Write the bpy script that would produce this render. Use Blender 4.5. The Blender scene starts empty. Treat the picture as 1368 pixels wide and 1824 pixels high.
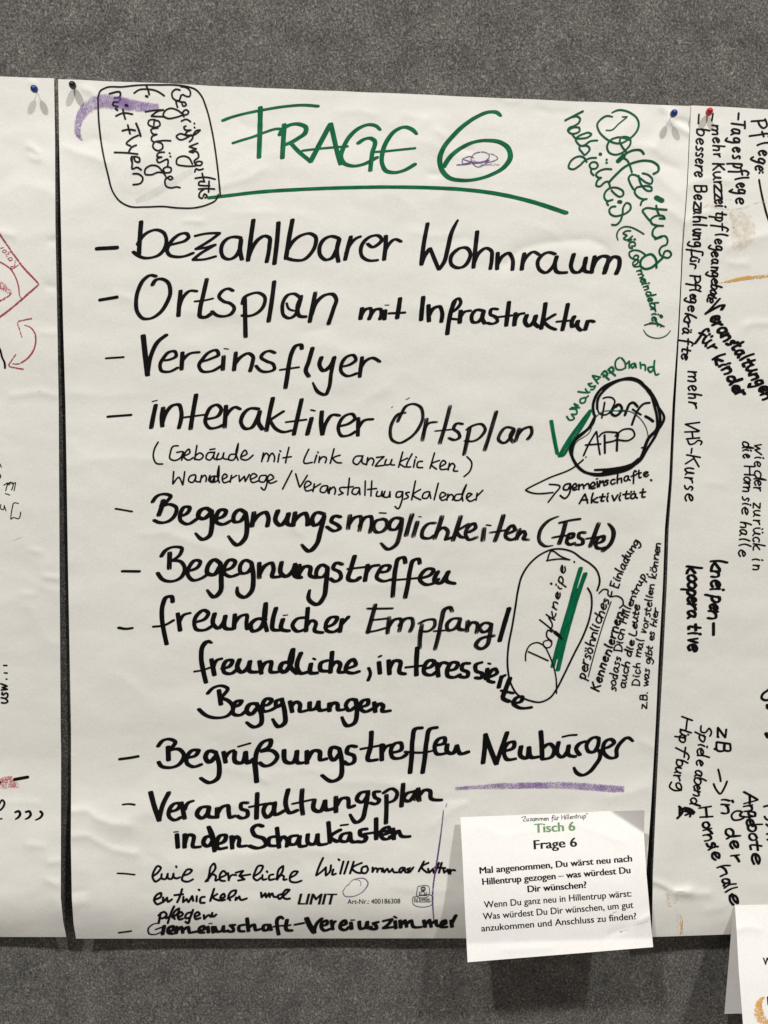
import bpy, math, random
import numpy as np
from mathutils import Matrix, Vector

random.seed(6)
scene = bpy.context.scene
col = scene.collection

# ------------------------------------------------------------------ camera
F_PX, W_PX, H_PX = 1370.0, 1368.0, 1824.0
CAM = np.array([-0.02205, -0.86112, 0.09987])
RX, RZ, RR = 1.4859587, -0.0392850, 0.0189078
ROT = Matrix.Rotation(RZ, 3, 'Z') @ Matrix.Rotation(RX, 3, 'X') @ Matrix.Rotation(RR, 3, 'Z')
cam_data = bpy.data.cameras.new('camera')
cam_data.sensor_fit = 'VERTICAL'
cam_data.sensor_height = 36.0
cam_data.lens = F_PX / H_PX * 36.0
cam_data.clip_start = 0.01
cam_data.clip_end = 50.0
cam = bpy.data.objects.new('camera', cam_data)
col.objects.link(cam)
cam.matrix_world = Matrix.Translation(Vector(CAM)) @ ROT.to_4x4()
scene.camera = cam

# ------------------------------------------------------------------ room light
world = bpy.data.worlds.new('World')
scene.world = world
world.use_nodes = True
wbg = world.node_tree.nodes['Background']
wbg.inputs['Color'].default_value = (1.0, 0.915, 0.82, 1)
wbg.inputs['Strength'].default_value = 0.245

def spot(name, loc, power, size):
    d = bpy.data.lights.new(name, 'AREA')
    d.shape = 'DISK'
    d.size = size
    d.energy = power
    d.color = (1.0, 0.975, 0.932)
    o = bpy.data.objects.new(name, d)
    col.objects.link(o)
    o.location = loc
    o.rotation_euler = (Vector((0, 0, 0)) - Vector(loc)).to_track_quat('-Z', 'Y').to_euler()
    return o
spot('ceiling_lamp', (-1.62, -3.06, 4.06), 160, 0.24)
spot('ceiling_lamp', (1.62, -3.06, 4.06), 147, 0.24)

scene.view_settings.view_transform = 'Standard'
scene.view_settings.look = 'None'
scene.view_settings.exposure = 0.0
scene.view_settings.gamma = 1.0
scene.view_settings.use_curve_mapping = False
scene.cycles.transparent_max_bounces = 64
scene.cycles.max_bounces = 6

# ------------------------------------------------------------------ geometry helpers
RN = np.array(ROT)
def P(px, py, h):
    """point h metres in front of the board that the photo shows at pixel (px, py)"""
    px = np.asarray(px, float); py = np.asarray(py, float); h = np.asarray(h, float)
    d = np.stack([(px - W_PX / 2) / F_PX, -(py - H_PX / 2) / F_PX, -np.ones_like(px)], -1) @ RN.T
    t = (-h - CAM[1]) / d[..., 1]
    return CAM + d * t[..., None]

_rng = np.random.RandomState(11)
_ang = _rng.rand(4096) * 2 * np.pi
_GX, _GY = np.cos(_ang), np.sin(_ang)
def noise2(x, y, seed=0):
    x = np.asarray(x, float); y = np.asarray(y, float)
    x0 = np.floor(x).astype(int); y0 = np.floor(y).astype(int)
    fx, fy = x - x0, y - y0
    def g(ix, iy, dx, dy):
        k = ((ix * 73856093) ^ (iy * 19349663) ^ (seed * 83492791)) & 4095
        return _GX[k] * dx + _GY[k] * dy
    u = fx * fx * fx * (fx * (fx * 6 - 15) + 10); v = fy * fy * fy * (fy * (fy * 6 - 15) + 10)
    a = g(x0, y0, fx, fy); b = g(x0 + 1, y0, fx - 1, fy)
    c = g(x0, y0 + 1, fx, fy - 1); d = g(x0 + 1, y0 + 1, fx - 1, fy - 1)
    return (a * (1 - u) + b * u) * (1 - v) + (c * (1 - u) + d * u) * v

def smooth(x, a, b):
    t = np.clip((np.asarray(x, float) - a) / (b - a), 0, 1)
    return t * t * (3 - 2 * t)

def pts(s):
    return [tuple(float(q) for q in p.split(',')) for p in s.split()]

def polydist(px, py, line):
    best = np.full(np.shape(px), 1e9)
    for (x0, y0), (x1, y1) in zip(line[:-1], line[1:]):
        dx, dy = x1 - x0, y1 - y0
        t = np.clip(((px - x0) * dx + (py - y0) * dy) / (dx * dx + dy * dy), 0, 1)
        best = np.minimum(best, np.hypot(px - x0 - t * dx, py - y0 - t * dy))
    return best

def new_mesh(name, verts, faces, mat, parent=None, uvs=None, smooth_shade=False):
    me = bpy.data.meshes.new(name)
    me.from_pydata([tuple(v) for v in verts], [], faces)
    if uvs is not None:
        lay = me.uv_layers.new(name='stroke')
        lv = np.empty(len(me.loops), np.int32)
        me.loops.foreach_get('vertex_index', lv)
        lay.data.foreach_set('uv', np.asarray(uvs, np.float32)[lv].ravel())
    me.materials.append(mat)
    if smooth_shade:
        me.polygons.foreach_set('use_smooth', [True] * len(me.polygons))
    me.update()
    o = bpy.data.objects.new(name, me)
    col.objects.link(o)
    if parent is not None:
        o.parent = parent
        o.matrix_parent_inverse = Matrix.Translation(-parent.location)
    return o

def thing(name, label, cat, loc, group=None):
    o = bpy.data.objects.new(name, None)
    col.objects.link(o)
    o.location = loc
    o.empty_display_size = 0.02
    o['label'] = label; o['category'] = cat
    if group: o['group'] = group
    return o

# ------------------------------------------------------------------ materials
def nodes(name):
    m = bpy.data.materials.new(name)
    m.use_nodes = True
    nt = m.node_tree
    return m, nt, nt.nodes['Principled BSDF'], nt.nodes['Material Output']

def N(nt, kind, **kw):
    n = nt.nodes.new(kind)
    for k, v in kw.items():
        if k in n.inputs: n.inputs[k].default_value = v
        else: setattr(n, k, v)
    return n

def ramp(nt, stops):
    r = nt.nodes.new('ShaderNodeValToRGB')
    e = r.color_ramp.elements
    while len(e) < len(stops): e.new(0.5)
    for el, (p, c) in zip(e, stops):
        el.position = p
        el.color = c if len(c) == 4 else (*c, 1)
    return r

def felt_material():
    m, nt, b, out = nodes('grey_felt')
    tc = N(nt, 'ShaderNodeTexCoord')
    warp = N(nt, 'ShaderNodeTexNoise', Scale=90.0, Detail=2.0)
    nt.links.new(tc.outputs['Object'], warp.inputs['Vector'])
    add = N(nt, 'ShaderNodeMixRGB', blend_type='LINEAR_LIGHT'); add.inputs[0].default_value = 0.0045
    nt.links.new(tc.outputs['Object'], add.inputs[1]); nt.links.new(warp.outputs['Color'], add.inputs[2])
    grain = N(nt, 'ShaderNodeTexNoise', Scale=470.0, Detail=2.0, Roughness=0.6)
    nt.links.new(add.outputs[0], grain.inputs['Vector'])
    # short hairs lying in different directions
    hairs = []
    for rz, sc in ((0.5, 1.0), (-0.75, 1.15), (1.4, 0.9)):
        mp = N(nt, 'ShaderNodeMapping')
        mp.inputs['Rotation'].default_value = (0, rz, 0)
        mp.inputs['Scale'].default_value = (760 * sc, 300, 260 * sc)
        nt.links.new(add.outputs[0], mp.inputs['Vector'])
        t = N(nt, 'ShaderNodeTexNoise', Scale=1.0, Detail=1.5)
        nt.links.new(mp.outputs[0], t.inputs['Vector'])
        hairs.append(t)
    mx = N(nt, 'ShaderNodeMath', operation='MAXIMUM')
    nt.links.new(hairs[0].outputs['Fac'], mx.inputs[0]); nt.links.new(hairs[1].outputs['Fac'], mx.inputs[1])
    mx2 = N(nt, 'ShaderNodeMath', operation='MAXIMUM')
    nt.links.new(mx.outputs[0], mx2.inputs[0]); nt.links.new(hairs[2].outputs['Fac'], mx2.inputs[1])
    mixf = N(nt, 'ShaderNodeMix'); mixf.inputs[0].default_value = 0.6
    nt.links.new(mx2.outputs[0], mixf.inputs[2]); nt.links.new(grain.outputs['Fac'], mixf.inputs[3])
    r = ramp(nt, [(0.38, (0.052, 0.051, 0.050)), (0.52, (0.117, 0.1135, 0.109)), (0.60, (0.186, 0.180, 0.169)), (0.73, (0.37, 0.355, 0.33))])
    nt.links.new(mixf.outputs[0], r.inputs[0])
    # wide soft cloudiness of the felt
    cl = N(nt, 'ShaderNodeTexNoise', Scale=26.0, Detail=4.0, Roughness=0.6)
    nt.links.new(tc.outputs['Object'], cl.inputs['Vector'])
    rc = ramp(nt, [(0.3, (0.74, 0.75, 0.77)), (0.7, (1.22, 1.2, 1.16))])
    nt.links.new(cl.outputs['Fac'], rc.inputs[0])
    mul = N(nt, 'ShaderNodeMixRGB', blend_type='MULTIPLY'); mul.inputs[0].default_value = 1.0
    nt.links.new(r.outputs[0], mul.inputs[1]); nt.links.new(rc.outputs[0], mul.inputs[2])
    nt.links.new(mul.outputs[0], b.inputs['Base Color'])
    b.inputs['Roughness'].default_value = 1.0
    b.inputs['Specular IOR Level'].default_value = 0.05
    bp = N(nt, 'ShaderNodeBump', Strength=0.8, Distance=0.0012)
    nt.links.new(mixf.outputs[0], bp.inputs['Height'])
    nt.links.new(bp.outputs[0], b.inputs['Normal'])
    return m

def paper_material(name, colour, fine=0.00006):
    m, nt, b, out = nodes(name)
    tc = N(nt, 'ShaderNodeTexCoord')
    n1 = N(nt, 'ShaderNodeTexNoise', Scale=9.0, Detail=5.0, Roughness=0.6)
    nt.links.new(tc.outputs['Object'], n1.inputs['Vector'])
    c = colour
    r = ramp(nt, [(0.3, tuple(q * 0.965 for q in c)), (0.7, (min(c[0] * 1.02, .95), c[1] * 1.015, c[2] * 1.005))])
    nt.links.new(n1.outputs['Fac'], r.inputs[0])
    # paper fibre speckle
    n2 = N(nt, 'ShaderNodeTexNoise', Scale=620.0, Detail=2.0)
    nt.links.new(tc.outputs['Object'], n2.inputs['Vector'])
    r2 = ramp(nt, [(0.3, (0.955, 0.955, 0.955)), (0.7, (1.035, 1.035, 1.035))])
    nt.links.new(n2.outputs['Fac'], r2.inputs[0])
    mul = N(nt, 'ShaderNodeMixRGB', blend_type='MULTIPLY'); mul.inputs[0].default_value = 1.0
    nt.links.new(r.outputs[0], mul.inputs[1]); nt.links.new(r2.outputs[0], mul.inputs[2])
    nt.links.new(mul.outputs[0], b.inputs['Base Color'])
    b.inputs['Roughness'].default_value = 0.62
    b.inputs['Specular IOR Level'].default_value = 0.25
    n3 = N(nt, 'ShaderNodeTexNoise', Scale=55.0, Detail=4.0, Roughness=0.6)
    nt.links.new(tc.outputs['Object'], n3.inputs['Vector'])
    bp = N(nt, 'ShaderNodeBump', Strength=0.35, Distance=0.0012)
    nt.links.new(n3.outputs['Fac'], bp.inputs['Height'])
    nt.links.new(bp.outputs[0], b.inputs['Normal'])
    return m

def ink_material(name, colour, dry=0.0, rough=0.45, vary=0.15, thin=0.55):
    """felt-tip ink; `dry` leaves pale streaks along the stroke"""
    m, nt, b, out = nodes(name)
    uv = N(nt, 'ShaderNodeUVMap', uv_map='stroke')
    mp = N(nt, 'ShaderNodeMapping')
    mp.inputs['Scale'].default_value = (0.035, 6.0, 1.0)
    nt.links.new(uv.outputs[0], mp.inputs['Vector'])
    n = N(nt, 'ShaderNodeTexNoise', Scale=1.0, Detail=2.0, Roughness=0.55)
    nt.links.new(mp.outputs[0], n.inputs['Vector'])
    c = colour
    r = ramp(nt, [(0.35, tuple(q * (1 - vary) for q in c)), (0.7, tuple(q * (1 + 1.6 * vary) for q in c))])
    nt.links.new(n.outputs['Fac'], r.inputs[0])
    nt.links.new(r.outputs[0], b.inputs['Base Color'])
    b.inputs['Roughness'].default_value = rough
    b.inputs['Specular IOR Level'].default_value = 0.12
    if dry > 0:
        tr = N(nt, 'ShaderNodeBsdfTransparent')
        mx = N(nt, 'ShaderNodeMixShader')
        mp2 = N(nt, 'ShaderNodeMapping')
        mp2.inputs['Scale'].default_value = (0.022, 4.2, 1.0)
        mp2.inputs['Location'].default_value = (3.7, 1.3, 0)
        nt.links.new(uv.outputs[0], mp2.inputs['Vector'])
        n2 = N(nt, 'ShaderNodeTexNoise', Scale=1.0, Detail=3.0, Roughness=0.62)
        nt.links.new(mp2.outputs[0], n2.inputs['Vector'])
        t = 0.66 - 0.14 * dry
        rr = ramp(nt, [(t, (0, 0, 0)), (t + 0.05, (thin, thin, thin))])
        nt.links.new(n2.outputs['Fac'], rr.inputs[0])
        nt.links.new(rr.outputs[0], mx.inputs[0])
        nt.links.new(b.outputs[0], mx.inputs[1]); nt.links.new(tr.outputs[0], mx.inputs[2])
        nt.links.new(mx.outputs[0], out.inputs['Surface'])
    return m

def crayon_material(name, colour, cover=0.5, grain=520.0, soft=0.10, alpha=0.9):
    """waxy crayon: pigment only on the high grains of the paper, thinning to the sides"""
    m, nt, b, out = nodes(name)
    tc = N(nt, 'ShaderNodeTexCoord')
    n = N(nt, 'ShaderNodeTexNoise', Scale=grain, Detail=3.0, Roughness=0.6)
    nt.links.new(tc.outputs['Object'], n.inputs['Vector'])
    n2 = N(nt, 'ShaderNodeTexNoise', Scale=grain / 14, Detail=2.0)
    nt.links.new(tc.outputs['Object'], n2.inputs['Vector'])
    s = N(nt, 'ShaderNodeMath', operation='MULTIPLY_ADD'); s.inputs[1].default_value = 0.45
    nt.links.new(n2.outputs['Fac'], s.inputs[0]); nt.links.new(n.outputs['Fac'], s.inputs[2])
    uv = N(nt, 'ShaderNodeUVMap', uv_map='stroke')
    sp = N(nt, 'ShaderNodeSeparateXYZ'); nt.links.new(uv.outputs[0], sp.inputs[0])
    ab = N(nt, 'ShaderNodeMath', operation='ABSOLUTE'); nt.links.new(sp.outputs['Y'], ab.inputs[0])
    pw = N(nt, 'ShaderNodeMath', operation='POWER'); pw.inputs[1].default_value = 5.0
    sc = N(nt, 'ShaderNodeMath', operation='MULTIPLY'); sc.inputs[1].default_value = 2.0
    nt.links.new(ab.outputs[0], sc.inputs[0]); nt.links.new(sc.outputs[0], pw.inputs[0])
    ed = N(nt, 'ShaderNodeMath', operation='MULTIPLY_ADD'); ed.inputs[1].default_value = -0.16
    nt.links.new(pw.outputs[0], ed.inputs[0]); nt.links.new(s.outputs[0], ed.inputs[2])
    t = 0.725 - (cover - 0.5) * 0.5
    rr = ramp(nt, [(t - soft, (0, 0, 0)), (t + soft, (alpha, alpha, alpha))])
    nt.links.new(ed.outputs[0], rr.inputs[0])
    b.inputs['Base Color'].default_value = (*colour, 1)
    b.inputs['Roughness'].default_value = 0.7
    tr = N(nt, 'ShaderNodeBsdfTransparent')
    mx = N(nt, 'ShaderNodeMixShader')
    nt.links.new(rr.outputs[0], mx.inputs[0])
    nt.links.new(tr.outputs[0], mx.inputs[1]); nt.links.new(b.outputs[0], mx.inputs[2])
    nt.links.new(mx.outputs[0], out.inputs['Surface'])
    return m

def plain(name, colour, rough=0.4, metal=0.0, spec=0.5):
    m, nt, b, out = nodes(name)
    tc = N(nt, 'ShaderNodeTexCoord')
    n = N(nt, 'ShaderNodeTexNoise', Scale=300.0, Detail=2.0)
    nt.links.new(tc.outputs['Object'], n.inputs['Vector'])
    r = ramp(nt, [(0.3, tuple(q * 0.9 for q in colour)), (0.7, tuple(min(1, q * 1.08) for q in colour))])
    nt.links.new(n.outputs['Fac'], r.inputs[0]); nt.links.new(r.outputs[0], b.inputs['Base Color'])
    b.inputs['Roughness'].default_value = rough
    b.inputs['Metallic'].default_value = metal
    b.inputs['Specular IOR Level'].default_value = spec
    return m

M = {
    'felt': felt_material(),
    'paper': paper_material('flipchart_paper', (0.80, 0.795, 0.762)),
    'card': paper_material('white_card', (0.86, 0.85, 0.845)),
    'black': ink_material('black_marker', (0.004, 0.0037, 0.0045), dry=0.25, thin=0.3),
    'black_dry': ink_material('black_marker_running_dry', (0.006, 0.0055, 0.006), dry=1.3, thin=0.55),
    'black_mid': ink_material('black_marker_half_dry', (0.005, 0.0047, 0.005), dry=0.8, thin=0.42),
    'fine': ink_material('black_fineliner', (0.0045, 0.0042, 0.005)),
    'green': ink_material('green_marker', (0.0012, 0.118, 0.050), vary=0.40),
    'green_dark': ink_material('green_marker_note', (0.0012, 0.085, 0.040), vary=0.3),
    'print': ink_material('black_print', (0.006, 0.006, 0.0065)),
    'print_grey': ink_material('grey_print', (0.03, 0.03, 0.03)),
    'print_green': ink_material('pale_green_print', (0.165, 0.30, 0.15), vary=0.05),
    'purple': crayon_material('purple_crayon', (0.205, 0.095, 0.37), cover=0.62, alpha=0.74, grain=1000.0, soft=0.15),
    'purple_faint': crayon_material('pale_purple_crayon', (0.25, 0.14, 0.37), cover=0.55, alpha=0.7),
    'purple_line': crayon_material('purple_pencil', (0.10, 0.04, 0.20), cover=0.85, alpha=0.9),
    'red': crayon_material('red_crayon', (0.38, 0.035, 0.06), cover=0.82, alpha=0.92),
    'red_faint': crayon_material('pale_red_crayon', (0.58, 0.13, 0.15), cover=0.52, alpha=0.65),
    'orange': crayon_material('orange_crayon', (0.72, 0.39, 0.085), cover=0.64, alpha=0.85),
    'orange_faint': crayon_material('pale_orange_pencil', (0.60, 0.34, 0.10), cover=0.5, alpha=0.75),
    'tan': crayon_material('tan_stain', (0.55, 0.42, 0.26), cover=0.42, alpha=0.33, soft=0.2, grain=200.0),
    'smear': crayon_material('grey_smear', (0.30, 0.27, 0.245), cover=0.8, alpha=0.15, soft=0.4, grain=90.0),
    'graphite': crayon_material('grey_scuff', (0.16, 0.15, 0.16), cover=0.5, alpha=0.7),
    'blue': plain('blue_plastic', (0.012, 0.045, 0.25), 0.28),
    'blackplastic': plain('black_plastic', (0.006, 0.006, 0.007), 0.35),
    'redplastic': plain('red_plastic', (0.52, 0.02, 0.018), 0.28),
    'steel': plain('steel', (0.55, 0.54, 0.52), 0.3, 1.0),
}

# ------------------------------------------------------------------ strokes
def parse(strokes, ox, oy, s, w):
    """'x,y x,y|w5:x,y,0.8 ...' in an enlarged view -> list of (points, width)"""
    out = []
    for st in strokes.replace('\n', ' ').split('|'):
        st = st.strip()
        if not st: continue
        ww = w
        if st[0] == 'w':
            q, st = st.split(':'); ww = float(q[1:])
        p = [(ox + a[0] / s, oy + a[1] / s, a[2] if len(a) > 2 else 1.0) for a in pts(st)]
        out.append((p, ww))
    return out

def curve(p, step):
    p = np.array(p, float)
    if len(p) == 1:
        return np.vstack([p, p + [0.01, 0, 0]])
    seg = np.hypot(*(p[1:, :2] - p[:-1, :2]).T)
    keep = np.r_[True, seg > 1e-6]
    p = p[keep]; n = len(p)
    if n == 1: return np.vstack([p, p + [0.01, 0, 0]])
    if n == 2:
        k = max(2, int(math.hypot(*(p[1, :2] - p[0, :2])) / step) + 1)
        t = np.linspace(0, 1, k)[:, None]
        return p[0] * (1 - t) + p[1] * t
    seg = np.hypot(*(p[1:, :2] - p[:-1, :2]).T)
    tan = np.zeros_like(p)
    for i in range(1, n - 1):
        a, b = p[i] - p[i - 1], p[i + 1] - p[i]
        cosang = np.dot(a[:2], b[:2]) / (seg[i - 1] * seg[i])
        d = a / seg[i - 1] * seg[i] + b / seg[i] * seg[i - 1]
        d = d / (seg[i - 1] + seg[i])
        if cosang < -0.45: d = d * 0.25
        tan[i] = d
    tan[0] = (p[1] - p[0]) / seg[0]; tan[-1] = (p[-1] - p[-2]) / seg[-1]
    # end tangents bend with the curve
    tan[0] = 1.4 * tan[0] - 0.4 * tan[1]; tan[-1] = 1.4 * tan[-1] - 0.4 * tan[-2]
    res = []
    for i in range(n - 1):
        k = max(2, int(seg[i] / step) + 1)
        t = np.linspace(0, 1, k, endpoint=False)[:, None]
        L = seg[i]
        h00 = 2 * t**3 - 3 * t**2 + 1; h10 = t**3 - 2 * t**2 + t
        h01 = -2 * t**3 + 3 * t**2; h11 = t**3 - t**2
        res.append(h00 * p[i] + h10 * L * tan[i] + h01 * p[i + 1] + h11 * L * tan[i + 1])
    res.append(p[-1:])
    return np.vstack(res)

def hull(pp):
    q = sorted(set((round(a, 4), round(b, 4)) for a, b in pp))
    if len(q) < 3: return q
    def half(q):
        h = []
        for c in q:
            while len(h) > 1 and (h[-1][0]-h[-2][0])*(c[1]-h[-2][1]) - (h[-1][1]-h[-2][1])*(c[0]-h[-2][0]) <= 0: h.pop()
            h.append(c)
        return h
    lo, up = half(q), half(q[::-1])
    return lo[:-1] + up[:-1]

def nib_shape(aspect, ang, square):
    out = []
    for k in range(12):
        a = 2 * math.pi * k / 12 + 0.13
        c, s = math.cos(a), math.sin(a)
        e = 2.0 / square
        x = math.copysign(abs(c) ** e, c) * 0.5; y = math.copysign(abs(s) ** e, s) * 0.5 * aspect
        ca, sa = math.cos(ang), math.sin(ang)
        out.append((x * ca + y * sa, -x * sa + y * ca))
    return np.array(out)

CHISEL = nib_shape(0.60, math.radians(12), 3.2)
ROUND = nib_shape(0.86, math.radians(20), 2.2)
BROAD = nib_shape(0.62, math.radians(10), 3.0)
STROKE_ID = [0]

def ink(surf, name, mat, strokes, nib=CHISEL, label=None, wob=0.045):
    """one part: a mesh of swept nib shapes lying on the paper"""
    V, U, Fc, E = [], [], [], []
    seg_no = 0
    for p, w in strokes:
        STROKE_ID[0] += 1
        sid = STROKE_ID[0]
        step = max(1.3, min(3.0, w * 0.4))
        c = curve(p, step)
        ph = random.random() * 50
        arc = np.r_[0, np.cumsum(np.hypot(*(c[1:, :2] - c[:-1, :2]).T))]
        ww = 0.98 * w * c[:, 2] * (1 + wob * 2 * noise2(arc * 0.06 + ph, np.full(len(arc), sid * 1.37)))
        for i in range(len(c) - 1):
            d = c[i + 1, :2] - c[i, :2]
            L = math.hypot(*d)
            if L < 1e-6: continue
            d = d / L
            a = nib * ww[i] + c[i, :2]; b = nib * ww[i + 1] + c[i + 1, :2]
            hp = hull([tuple(q) for q in a] + [tuple(q) for q in b])
            if len(hp) < 3: continue
            base = len(V)
            hp = hp[::-1]
            for x, y in hp:
                rx, ry = x - c[i, 0], y - c[i, 1]
                V.append((x, y))
                U.append((arc[i] + rx * d[0] + ry * d[1] + sid * 137.0, (rx * -d[1] + ry * d[0]) / w + sid * 3.1))
                E.append(seg_no)
            Fc.append(tuple(range(base, base + len(hp))))
            seg_no += 1
    V = np.array(V)
    layer = surf.next_layer()
    X = surf.map(V[:, 0], V[:, 1], layer + np.array(E) * (4e-5 / max(1, seg_no)))
    o = new_mesh(name, X, Fc, mat, surf.parent, U)
    if label: o['label'] = label
    return o

def ribbon(surf, name, mat, strokes, label=None, step=2.0):
    """crayon marks: flat strips, width per point in pixels of the photo"""
    V, U, Fc = [], [], []
    for p, w in strokes:
        c = curve(p, step)
        t = np.gradient(c[:, :2], axis=0)
        t /= np.maximum(1e-6, np.hypot(t[:, 0], t[:, 1]))[:, None]
        nrm = np.stack([-t[:, 1], t[:, 0]], 1)
        arc = np.r_[0, np.cumsum(np.hypot(*(c[1:, :2] - c[:-1, :2]).T))]
        wd = w * c[:, 2] * (1 + 0.12 * noise2(arc * 0.15, arc * 0 + random.random() * 90))
        base = len(V)
        K = 4
        for i in range(len(c)):
            for k in range(K + 1):
                f = k / K - 0.5
                V.append(c[i, :2] + nrm[i] * wd[i] * f); U.append((arc[i], f))
        for i in range(len(c) - 1):
            for k in range(K):
                a = base + i * (K + 1) + k
                Fc.append((a, a + K + 1, a + K + 2, a + 1))
    V = np.array(V)
    X = surf.map(V[:, 0], V[:, 1], surf.next_layer())
    o = new_mesh(name, X, Fc, mat, surf.parent, U)
    if label: o['label'] = label
    return o

# hand-printed letters for the small notes: (advance, strokes), x-height 10
GL = {
 'a': (10, "8,9 4,10 1,6 1,2 3,0 6,2 8,9|8,9 8,2 10,0"), 'b': (9, "2,19 1,9 1,0|1,6 4,10 8,8 8,3 4,0 1,1"),
 'c': (8, "8,9 4,10 1,6 2,1 5,0 8,2"), 'd': (10, "8,8 4,10 1,6 1,2 4,0 7,3 9,19|9,19 8,6 9,0"),
 'e': (8, "1,5 6,6 8,8 5,10 2,8 1,3 4,0 8,2"), 'f': (7, "8,17 6,19 4,16 3,5 2,-7|0,9 7,10"),
 'g': (9, "8,9 4,10 1,6 2,2 5,2 8,9|8,9 8,-3 5,-9 1,-6"), 'h': (9, "2,19 1,9 1,0|1,5 4,9 7,9 8,5 8,0"),
 'i': (4, "2,10 1,4 2,0|2,14 3,15"), 'k': (9, "2,19 1,9 1,0|8,10 2,4|2,5 5,1 9,0"), 'l': (4, "2,19 1,8 2,0"),
 'm': (14, "1,10 1,0|1,5 4,9 6,9 7,5 7,0|7,5 10,9 12,9 13,5 13,0"), 'n': (9, "1,10 1,0|1,5 4,9 7,9 8,5 8,0"),
 'o': (9, "5,10 1,7 1,2 4,0 8,3 8,8 5,10"), 'p': (9, "2,10 1,0 0,-8|1,7 4,10 8,8 7,3 4,0 1,1"),
 'r': (7, "1,10 1,0|1,5 4,9 7,10"), 's': (7, "7,9 4,10 2,8 6,4 5,1 1,0"), 't': (7, "4,16 3,8 3,1 6,1|0,10 7,10"),
 'u': (10, "1,10 1,3 3,0 6,2 8,10|8,10 8,2 10,0"), 'v': (8, "1,10 4,0 8,10"), 'w': (12, "1,10 3,0 6,8 8,0 12,10"),
 'z': (8, "1,10 8,10 1,0 8,0"), 'A': (12, "0,0 6,19 11,0|2,7 10,7"), 'B': (11, "1,18 1,0|1,18 8,18 8,11 2,10|2,10 9,9 9,2 1,0"),
 'C': (11, "10,16 6,19 1,12 2,3 6,0 10,3"), 'D': (12, "1,18 1,0|0,18 7,17 11,10 8,2 0,0"), 'E': (10, "1,18 1,0|1,18 9,18|1,10 7,10|1,0 9,0"),
 'H': (12, "1,18 1,0|11,18 11,0|1,9 11,9"), 'K': (11, "1,18 1,0|10,18 1,8|3,10 10,0"), 'L': (9, "1,18 1,0 8,0"),
 'N': (12, "1,0 1,18|1,18 10,0|10,0 11,18"), 'P': (10, "1,18 1,0|0,18 7,18 9,13 6,9 1,8"), 'R': (11, "1,18 1,0|0,18 7,18 8,13 1,9|3,9 10,0"),
 'S': (9, "9,17 5,19 2,15 7,8 7,2 1,0"), 'T': (10, "5,18 4,0|0,18 10,18"), 'U': (11, "1,18 1,4 5,0 9,4 10,18"), 'V': (11, "0,18 5,0|5,0 10,18"), 'I': (4, "2,18 2,0"),
 'Z': (10, "1,18 9,18 1,0 10,0"), 'W': (15, "0,18 4,0|4,0 8,14|8,14 11,0|11,0 15,18"), 
 '-': (8, "1,6 7,6"), '.': (4, "2,0 2,1"), ',': (4, "2,1 1,-3"), ' ': (6, ""), ':': (4, "2,0 2,1|2,8 2,9"), '"': (5, "1,17 1,14|3,17 3,14"), "'": (4, "1,18 1,14"),
 '2': (8, "1,15 4,18 8,15 1,0 8,0"),
}
for _b, _n in (('a', '\u00e4'), ('o', '\u00f6'), ('u', '\u00fc')):
    GL[_n] = (GL[_b][0], GL[_b][1] + "|2,14 2,15|6,14 6,15")

def hand(text, path, xh, w, slant=0.08, jit=1.0, ow=1.0, asc=1.0):
    """strokes of a hand-printed line whose baseline follows `path` (photo pixels)"""
    path = np.array(pts(path) if isinstance(path, str) else path, float)
    c = curve(np.c_[path, np.ones(len(path))], 3.0)[:, :2]
    arc = np.r_[0, np.cumsum(np.hypot(*(c[1:] - c[:-1]).T))]
    total = sum(GL[ch][0] + 1.6 for ch in text) - 1.6
    k = arc[-1] / total
    x = 0; out = []
    for ch in text:
        adv, st = GL[ch]
        gw = random.uniform(0.82, 1.12); bl = random.uniform(-1.0, 1.0) * jit
        dy = bl; sy = 1 + random.uniform(-.09, .09) * jit; sl = slant + random.uniform(-.06, .06) * jit
        for s in st.split('|'):
            if not s: continue
            pp = []
            for gx, gy in pts(s):
                if gy > 10: gy = 10 + (gy - 10) * asc
                if gy < 0: gy = gy * asc
                jx, jy = random.uniform(-.35, .35) * jit, random.uniform(-.35, .35) * jit
                ss = np.clip((x + gx * gw + jx + gy * sl) * k, 0, arc[-1] + 1e9)
                bx = np.interp(ss, arc, c[:, 0]); by = np.interp(ss, arc, c[:, 1])
                i = min(len(c) - 2, max(0, np.searchsorted(arc, ss) - 1))
                d = c[i + 1] - c[i]; d = d / math.hypot(*d)
                if ss > arc[-1]: bx += d[0] * (ss - arc[-1]); by += d[1] * (ss - arc[-1])
                o = (gy * sy + dy + jy) * xh / 10
                pp.append((bx + d[1] * o, by - d[0] * o, ow))
            out.append((pp, w))
        x += adv + 1.6
    return out

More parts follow.
